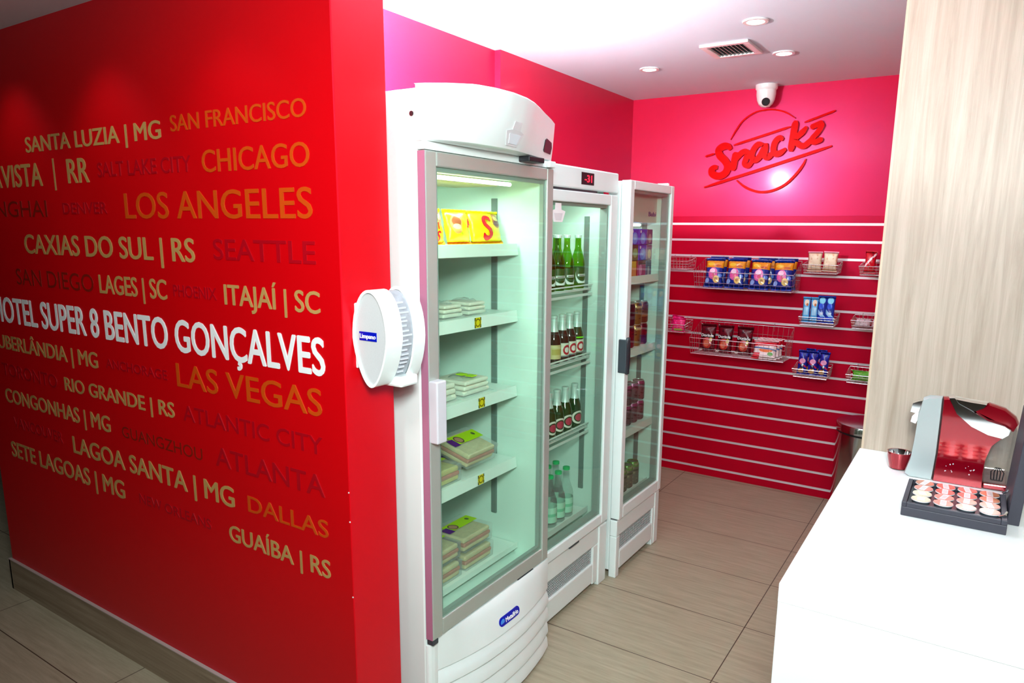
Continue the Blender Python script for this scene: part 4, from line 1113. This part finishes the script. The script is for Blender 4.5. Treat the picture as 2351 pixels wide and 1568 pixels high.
wr = pat('white_red_wrapper', lin((238, 226, 224)), [('d', .75, .05, .10, lin((214, 10, 40))), ('e', .55, .45, .3, .12, lin((236, 120, 40))), ('d', .58, -.1, .04, lin((60, 110, 170))), ('e', .75, .25, .12, .1, lin((90, 180, 80))), ('r', 0, 0, .3, .3, lin((220, 40, 60))), ('d', .93, .0, .03, lin((200, 30, 60)))], .3, 0, .3)
GWR = 'white and red packs stacked in the lower wide basket'
w0 = put(pack('snack_pack', 'white and red pack at the front of the leaning stack', 'snack', .145, .125, .022, wr, GWR, 31), (-1.045, 4.262, .858), .08, -.58)
for k, lb in ((1, 'white and red pack in the middle of the leaning stack'), (2, 'white and red pack at the back of the leaning stack')):
    dup(w0, (-1.040 + .006 * k, 4.262 + .036 * k, .858 + .002 * k), (-.58 + .02 * k, 0, .08), lb)
be = pat('cream_wrapper', lin((232, 214, 180)), [('r', .1, .35, .9, .85, lin((240, 232, 200))), ('n', 5, .6, lin((222, 190, 150))), ('r', 0, .0, 1, .12, lin((226, 190, 150))), ('r', 0, .93, 1, 1, lin((236, 170, 190)))], .4)
g_ = 'beige packs in the small top basket'
e0 = put(pack('snack_pack', 'left beige pack in the small top basket', 'snack', .080, .114, .036, be, g_, 41), (-.818, 4.345, 1.384), .0, -.06)
dup(e0, (-.736, 4.345, 1.386), (-.06, .03, 0), 'right beige pack in the small top basket')
lb1 = pat('light_blue_wrapper', lin((90, 180, 236)), [('e', .5, .78, .3, .12, lin((235, 225, 200))), ('r', .2, .3, .8, .6, lin((160, 220, 250))), ('e', .6, .7, .15, .06, lin((190, 110, 60))), ('r', .9, 0, 1, 1, lin((20, 60, 150)))], .3)
lb2 = pat('blue_white_wrapper', lin((16, 50, 160)), [('e', .5, .82, .34, .12, lin((120, 220, 245))), ('e', .45, .62, .3, .1, lin((40, 90, 220))), ('d', .45, -.3, .08, lin((150, 210, 250))), ('r', .1, .08, .9, .24, lin((20, 60, 210))), ('r', .3, .3, .7, .4, lin((200, 230, 255)))], .3)
g_ = 'blue packs in the small middle basket'
b1_ = put(pack('snack_pack', 'light blue pack with a white picture, leftmost in the small middle basket', 'snack', .046, .150, .025, lb1, g_, 51), (-.840, 4.335, 1.087), 0, -.08)
dup(b1_, (-.796, 4.335, 1.087), (-.08, .0, 0), 'light blue pack with a white picture, second from the left in the small middle basket')
b2_ = put(pack('snack_pack', 'dark blue pack with light blue swirl, third from the left in the small middle basket', 'snack', .052, .160, .022, lb2, g_, 52), (-.757, 4.340, 1.088), 0, -.08)
dup(b2_, (-.712, 4.338, 1.089), (-.08, .0, 0), 'dark blue pack with light blue swirl, rightmost in the small middle basket')
nb = pat('navy_wrapper', lin((16, 28, 140)), [('n', 4, .58, lin((30, 70, 210))), ('e', .5, .55, .34, .10, lin((226, 150, 190))), ('d', .50, -.2, .03, lin((190, 20, 60))), ('e', .5, .32, .2, .10, lin((16, 20, 70))), ('e', .4, .15, .3, .1, lin((206, 150, 70))), ('e', .62, .2, .1, .05, lin((240, 235, 220)))], .25, 0, .3)
g_ = 'dark blue packs in the small lowest basket'
n0 = put(pack('snack_pack', 'dark blue pack at the left front of the small lowest basket', 'snack', .056, .145, .026, nb, g_, 61), (-.838, 4.336, .778), 0, -.2)
dup(n0, (-.780, 4.336, .778), (-.2, 0, .06), 'dark blue pack in the middle front of the small lowest basket')
dup(n0, (-.724, 4.336, .778), (-.2, .04, -.05), 'dark blue pack at the right front of the small lowest basket')
dup(n0, (-.806, 4.390, .782), (-.15, 0, 0), 'dark blue pack in the back row of the small lowest basket, left')
dup(n0, (-.742, 4.390, .780), (-.15, 0, .1), 'dark blue pack in the back row of the small lowest basket, right')
pm = pat('pink_wrapper', lin((232, 20, 110)), [('n', 5, .58, lin((255, 80, 170))), ('r', .2, .05, .8, .2, lin((150, 220, 40)))], .3)
g_ = 'pink packs in the small left basket'
k0 = put(pack('snack_pack', 'pink pack with a green stripe at the front of the small left basket', 'snack', .09, .085, .03, pm, g_, 71), (-1.606, 4.312, .972), .1, -.2)
dup(k0, (-1.646, 4.362, .985), (-.3, .1, -.2), 'pink pack behind the front one in the small left basket')
rm_ = pat('red_wrapper', lin((190, 10, 30)), [('d', .3, .6, .07, lin((235, 210, 215))), ('n', 5, .6, lin((130, 0, 20)))], .3)
g_ = 'red packs in the small top basket beside the wood panel'
r0_ = put(pack('snack_pack', 'red pack with a white slash, left one beside the wood panel', 'snack', .06, .125, .03, rm_, g_, 81), (-.528, 4.330, 1.384), 0, -.15, .03)
dup(r0_, (-.452, 4.330, 1.384), (-.15, 0, .1), 'red pack with a white slash, right one beside the wood panel')
wm = pat('white_wrapper', lin((226, 226, 228)), [('n', 6, .6, lin((150, 165, 160)))], .35)
g_ = 'flat white packs beside the wood panel'
f0_ = put(pack('snack_pack', 'flat white pack at the left of the basket beside the wood panel', 'snack', .085, .10, .02, wm, g_, 91), (-.536, 4.318, 1.092), 0, -1.25)
dup(f0_, (-.446, 4.318, 1.092), (-1.25, 0, .05), 'flat white pack at the right of the basket beside the wood panel')
gm_ = pat('green_wrapper', lin((96, 190, 50)), [('n', 5, .58, lin((150, 220, 90))), ('r', .2, .4, .8, .6, lin((60, 140, 30)))], .35)
put(pack('snack_pack', 'green pack in the lowest basket beside the wood panel', 'snack', .15, .06, .035, gm_, None, 95), (-.49, 4.325, .777), 0, -.1)

# ------------------------------------------------------------------ waste bin in the corner
bn = thing('waste_bin', 'polished steel round waste bin standing behind the wood panel', 'bin', (-.432, 4.25, 0))
B().lathe([(.172, .012), (.172, .508)], (-.432, 4.25, 0), 48, cap=True).obj('body', 'steel', bn, smooth=True)
B().lathe([(.174, 0), (.174, .014)], (-.432, 4.25, 0), 48).obj('base_ring', 'black', bn, smooth=True)
B().lathe([(.168, .508), (.168, .520)], (-.432, 4.25, 0), 48).obj('gap_ring', 'black', bn, smooth=True)
B().lathe([(.176, .520), (.176, .556), (.172, .562), (.0, .564)], (-.432, 4.25, 0), 48, cap=False).obj('lid', 'steel', bn, smooth=True)

# ------------------------------------------------------------------ white counter
ct = thing('counter', 'white laminate counter with square edges in front of the wood panel', 'counter', (.5, 1.81, 0))
B().box(-.259, 3.2, 1.297, 2.3215, .912, .950).obj('worktop', 'counter', ct, bev=.0015)
B().box(-.2585, 3.2, 1.2975, 2.3215, 0, .912).obj('body', 'counter', ct, bev=.001)

MACH={
'silver':[(-0.0947,1.1708),(-0.0802,1.1787),(-0.0504,1.1804),(-0.0494,1.1238),(-0.0495,1.0278),(-0.0533,0.9463),(-0.0819,0.9429),(-0.1081,0.9425),(-0.1203,0.9588),(-0.109,1.0045),(-0.1047,1.0667),(-0.1026,1.1277)],
'red':[(-0.0504,1.1804),(-0.0377,1.1822),(-0.0172,1.1464),(0.0199,1.117),(0.0598,1.1002),(0.093,1.0954),(0.0725,1.071),(0.0625,1.0341),(0.0602,0.9947),(0.0622,0.9511),(-0.0532,0.9451),(-0.0495,1.0278),(-0.0494,1.1238)],
'chrome':[(-0.0392,1.1867),(-0.0266,1.1884),(-0.0152,1.1736),(0.0153,1.1594),(0.0556,1.1377),(0.0938,1.1288),(0.1086,1.1197),(0.1055,1.1067),(0.093,1.0954),(0.0598,1.1002),(0.0199,1.117),(-0.0172,1.1464)],
'topplate':[(-0.0302,1.1855),(0.0129,1.181),(0.0491,1.1792),(0.0445,1.1705),(0.0249,1.1585),(0.0077,1.1583),(-0.012,1.1706)],
'head':[(-0.0152,1.1736),(0.0077,1.1583),(0.0249,1.1585),(0.0445,1.1705),(0.0531,1.1775),(0.0893,1.1679),(0.1143,1.149),(0.1216,1.1332),(0.1137,1.1149),(0.0938,1.1288),(0.0556,1.1377),(0.0153,1.1594)],
'tank':[(0.093,1.0954),(0.1071,1.1092),(0.12,1.1159),(0.1143,0.9669),(0.0616,0.9653),(0.0602,0.9947),(0.0625,1.0341),(0.0725,1.071)],
'base':[(0.0616,0.9653),(0.1161,0.9673),(0.1158,0.9531),(0.0622,0.9511)],
'lever':[(-0.1207,1.1431),(-0.1079,1.1498),(-0.0891,1.1561),(-0.0913,1.1174),(-0.104,1.1009),(-0.1088,1.0868),(-0.1217,1.0908),(-0.1192,1.107),(-0.1118,1.1166),(-0.1245,1.1184)],
}
MACH = {k: [(x, max(z, .9515)) for x, z in v] for k, v in MACH.items()}
cf = thing('coffee_machine', 'metallic red and silver capsule coffee machine on the white counter', 'coffee machine', (0, 2.19, .950))
YA, YZ = 2.112, 2.262
def LY(e):
    return [(YA - e, .95, .975), (YA - e + .006, .985, .992), (YA - e + .018, 1.0, 1.0), (YA - e + .07, .99, .95), (YZ + e - .02, .95, .86), (YZ + e, .88, .78)]
b = B(); b.loft(MACH['silver'], LY(0)); b.obj('front_column', 'machine_silver', cf, smooth=True)
b = B(); b.loft(MACH['red'], LY(.002)); b.obj('body', 'machine_red', cf, smooth=True)
b = B(); b.loft(MACH['chrome'], LY(.007)); b.obj('chrome_band', 'chrome', cf, smooth=True)
b = B(); b.loft(MACH['head'], LY(-.004)); b.obj('head', 'machine_red', cf, smooth=True)
b = B(); b.loft(MACH['topplate'], LY(.004)); b.obj('top_plate', 'chrome', cf, smooth=True)
b = B(); b.prism(MACH['tank'], 'y', YA + .006, YZ - .006); tk = b.obj('water_tank', 'tank', cf, bev=.004)
b = B()
for i in range(5):
    x = .078 + i * .006
    b.tube([(x, YA + .004, .978), (x + (i - 2) * .001, YA + .004, 1.000), (.090 + (i - 2) * .002, YA + .004, 1.012)], .0014, 5)
b.tube([(.078, YA + .004, .978), (.102, YA + .004, .978)], .0014, 5)
b.obj('tank_symbol', 'black', tk)
b = B(); b.prism(MACH['base'], 'y', YA, YZ); b.obj('tank_base', 'machine_red', cf, bev=.003)
b = B(); b.prism(MACH['lever'], 'y', 2.165, 2.205); b.obj('outlet_spout', 'chrome', cf, smooth=True, bev=.006, seg=3)
dc = (-.139, 2.170, 0)
dt = B().lathe([(.016, .951), (.024, .954), (.031, .985), (.0325, 1.0), (.029, 1.0), (.026, .985), (.018, .965), (.0, .964)], dc, 28, cap=False).obj('drip_bowl', 'machine_red', cf, smooth=True)
B().lathe([(.0288, .9995), (.0258, .985), (.0178, .9655), (.0, .9645)], dc, 28, cap=False).obj('bowl_liner', 'chrome', dt, smooth=True)
b = B(); b.box(-.112, -.05, 2.13, 2.21, .9505, .958); b.obj('base_plate', 'machine_silver', cf, bev=.003)
b = B(); rnd = random.Random(4)
for cx_ in (-.018, .030):
    for i in range(9):
        x, z = cx_ + rnd.uniform(-.011, .011), .995 + rnd.uniform(-.014, .016)
        b.cyl((x, YA - .0046, z), rnd.uniform(.0007, .0017), .0006, 'y', 8)
b.obj('sparkle_print', 'pale_grey', cf)

bx = thing('capsule_box', 'charcoal capsule box with upright lid on the white counter', 'box', (.005, 1.89, .950))
b = B(); x0, x1, y0_, y1_, z0_, z1_ = -.0997, .108, 1.797, 1.987, .9502, .984
b.box(x0, x1, y0_, y1_, z0_, z1_ - .012); b.box(x0, x0 + .010, y0_, y1_, z1_ - .012, z1_); b.box(x1 - .012, x1, y0_, y1_, z1_ - .012, z1_)
b.box(x0 + .010, x1 - .012, y0_, y0_ + .010, z1_ - .012, z1_); b.box(x0 + .010, x1 - .012, y1_ - .006, y1_, z1_ - .012, z1_)
b.obj('tray', 'charcoal', bx, bev=.0015)
b = B(); b.prism([(.1095, .9502), (.134, .9502), (.146, 1.190), (.122, 1.190)], 'y', 1.872, 2.085); b.obj('lid', 'charcoal', bx, bev=.0015)
b = B(); b.tube([(.100, 1.985, .986), (.112, 1.990, .994), (.116, 1.960, 1.0)], .003, 6); b.obj('hinge_strut', 'chrome', bx)
b = B(); b.tube([(.090, 1.812, .9845), (.102, 1.822, .987), (.106, 1.838, .990)], .0025, 6); b.obj('hinge_strut', 'chrome', bx)
def capm(n, c): return pat(n, lin(c), [('r', .34, 0, .66, 1, lin((226, 214, 214))), ('r', .40, .2, .6, .8, lin((206, 196, 196)))], .3, .3)
pink_l, red_l, cop_l = capm('pink_foil', (206, 120, 100)), capm('red_foil', (214, 66, 36)), capm('copper_foil', (180, 96, 52))
beige_l = pat('beige_foil', lin((222, 204, 176)), [('r', .3, .2, .7, .8, lin((232, 222, 208)))], .3, .3)
names = {'pink': pink_l, 'red': red_l, 'copper': cop_l, 'beige': beige_l}
grid = [['beige', 'pink', 'pink', 'pink'], ['beige', 'pink', 'pink', 'pink'], ['pink', 'red', 'red', 'copper'], ['copper', 'red', 'red', 'copper']]
CW, RW = ('left', 'second', 'third', 'right'), ('front', 'second', 'third', 'back')
proto = {}
for j in range(4):
    for i in range(4):
        k = grid[j][i]
        lb = '%s foil coffee capsule in the %s row, %s column of the charcoal box' % (k, RW[j], CW[i])
        loc = (-.0625 + .0455 * i, 1.826 + .0425 * j, .972)
        if k not in proto:
            t = thing('coffee_capsule', lb, 'capsule', (0, 0, 0), 'coffee capsules in the charcoal box')
            B().lathe([(.0165, .0002), (.0190, .014)], seg=20).obj('cup', 'dark_grey', t, smooth=True)
            B().lathe([(.0200, .0140), (.0208, .0152), (.0202, .0165), (.0, .0168)], seg=24, cap=False).obj('rim', 'pale_grey', t, smooth=True)
            B().cyl((0, 0, .0166), .0200, .0008, seg=24).obj('foil_lid', names[k], t)
            proto[k] = t; t.location = loc
        else: dup(proto[k], loc, (0, 0, random.uniform(-.3, .3)), lb)
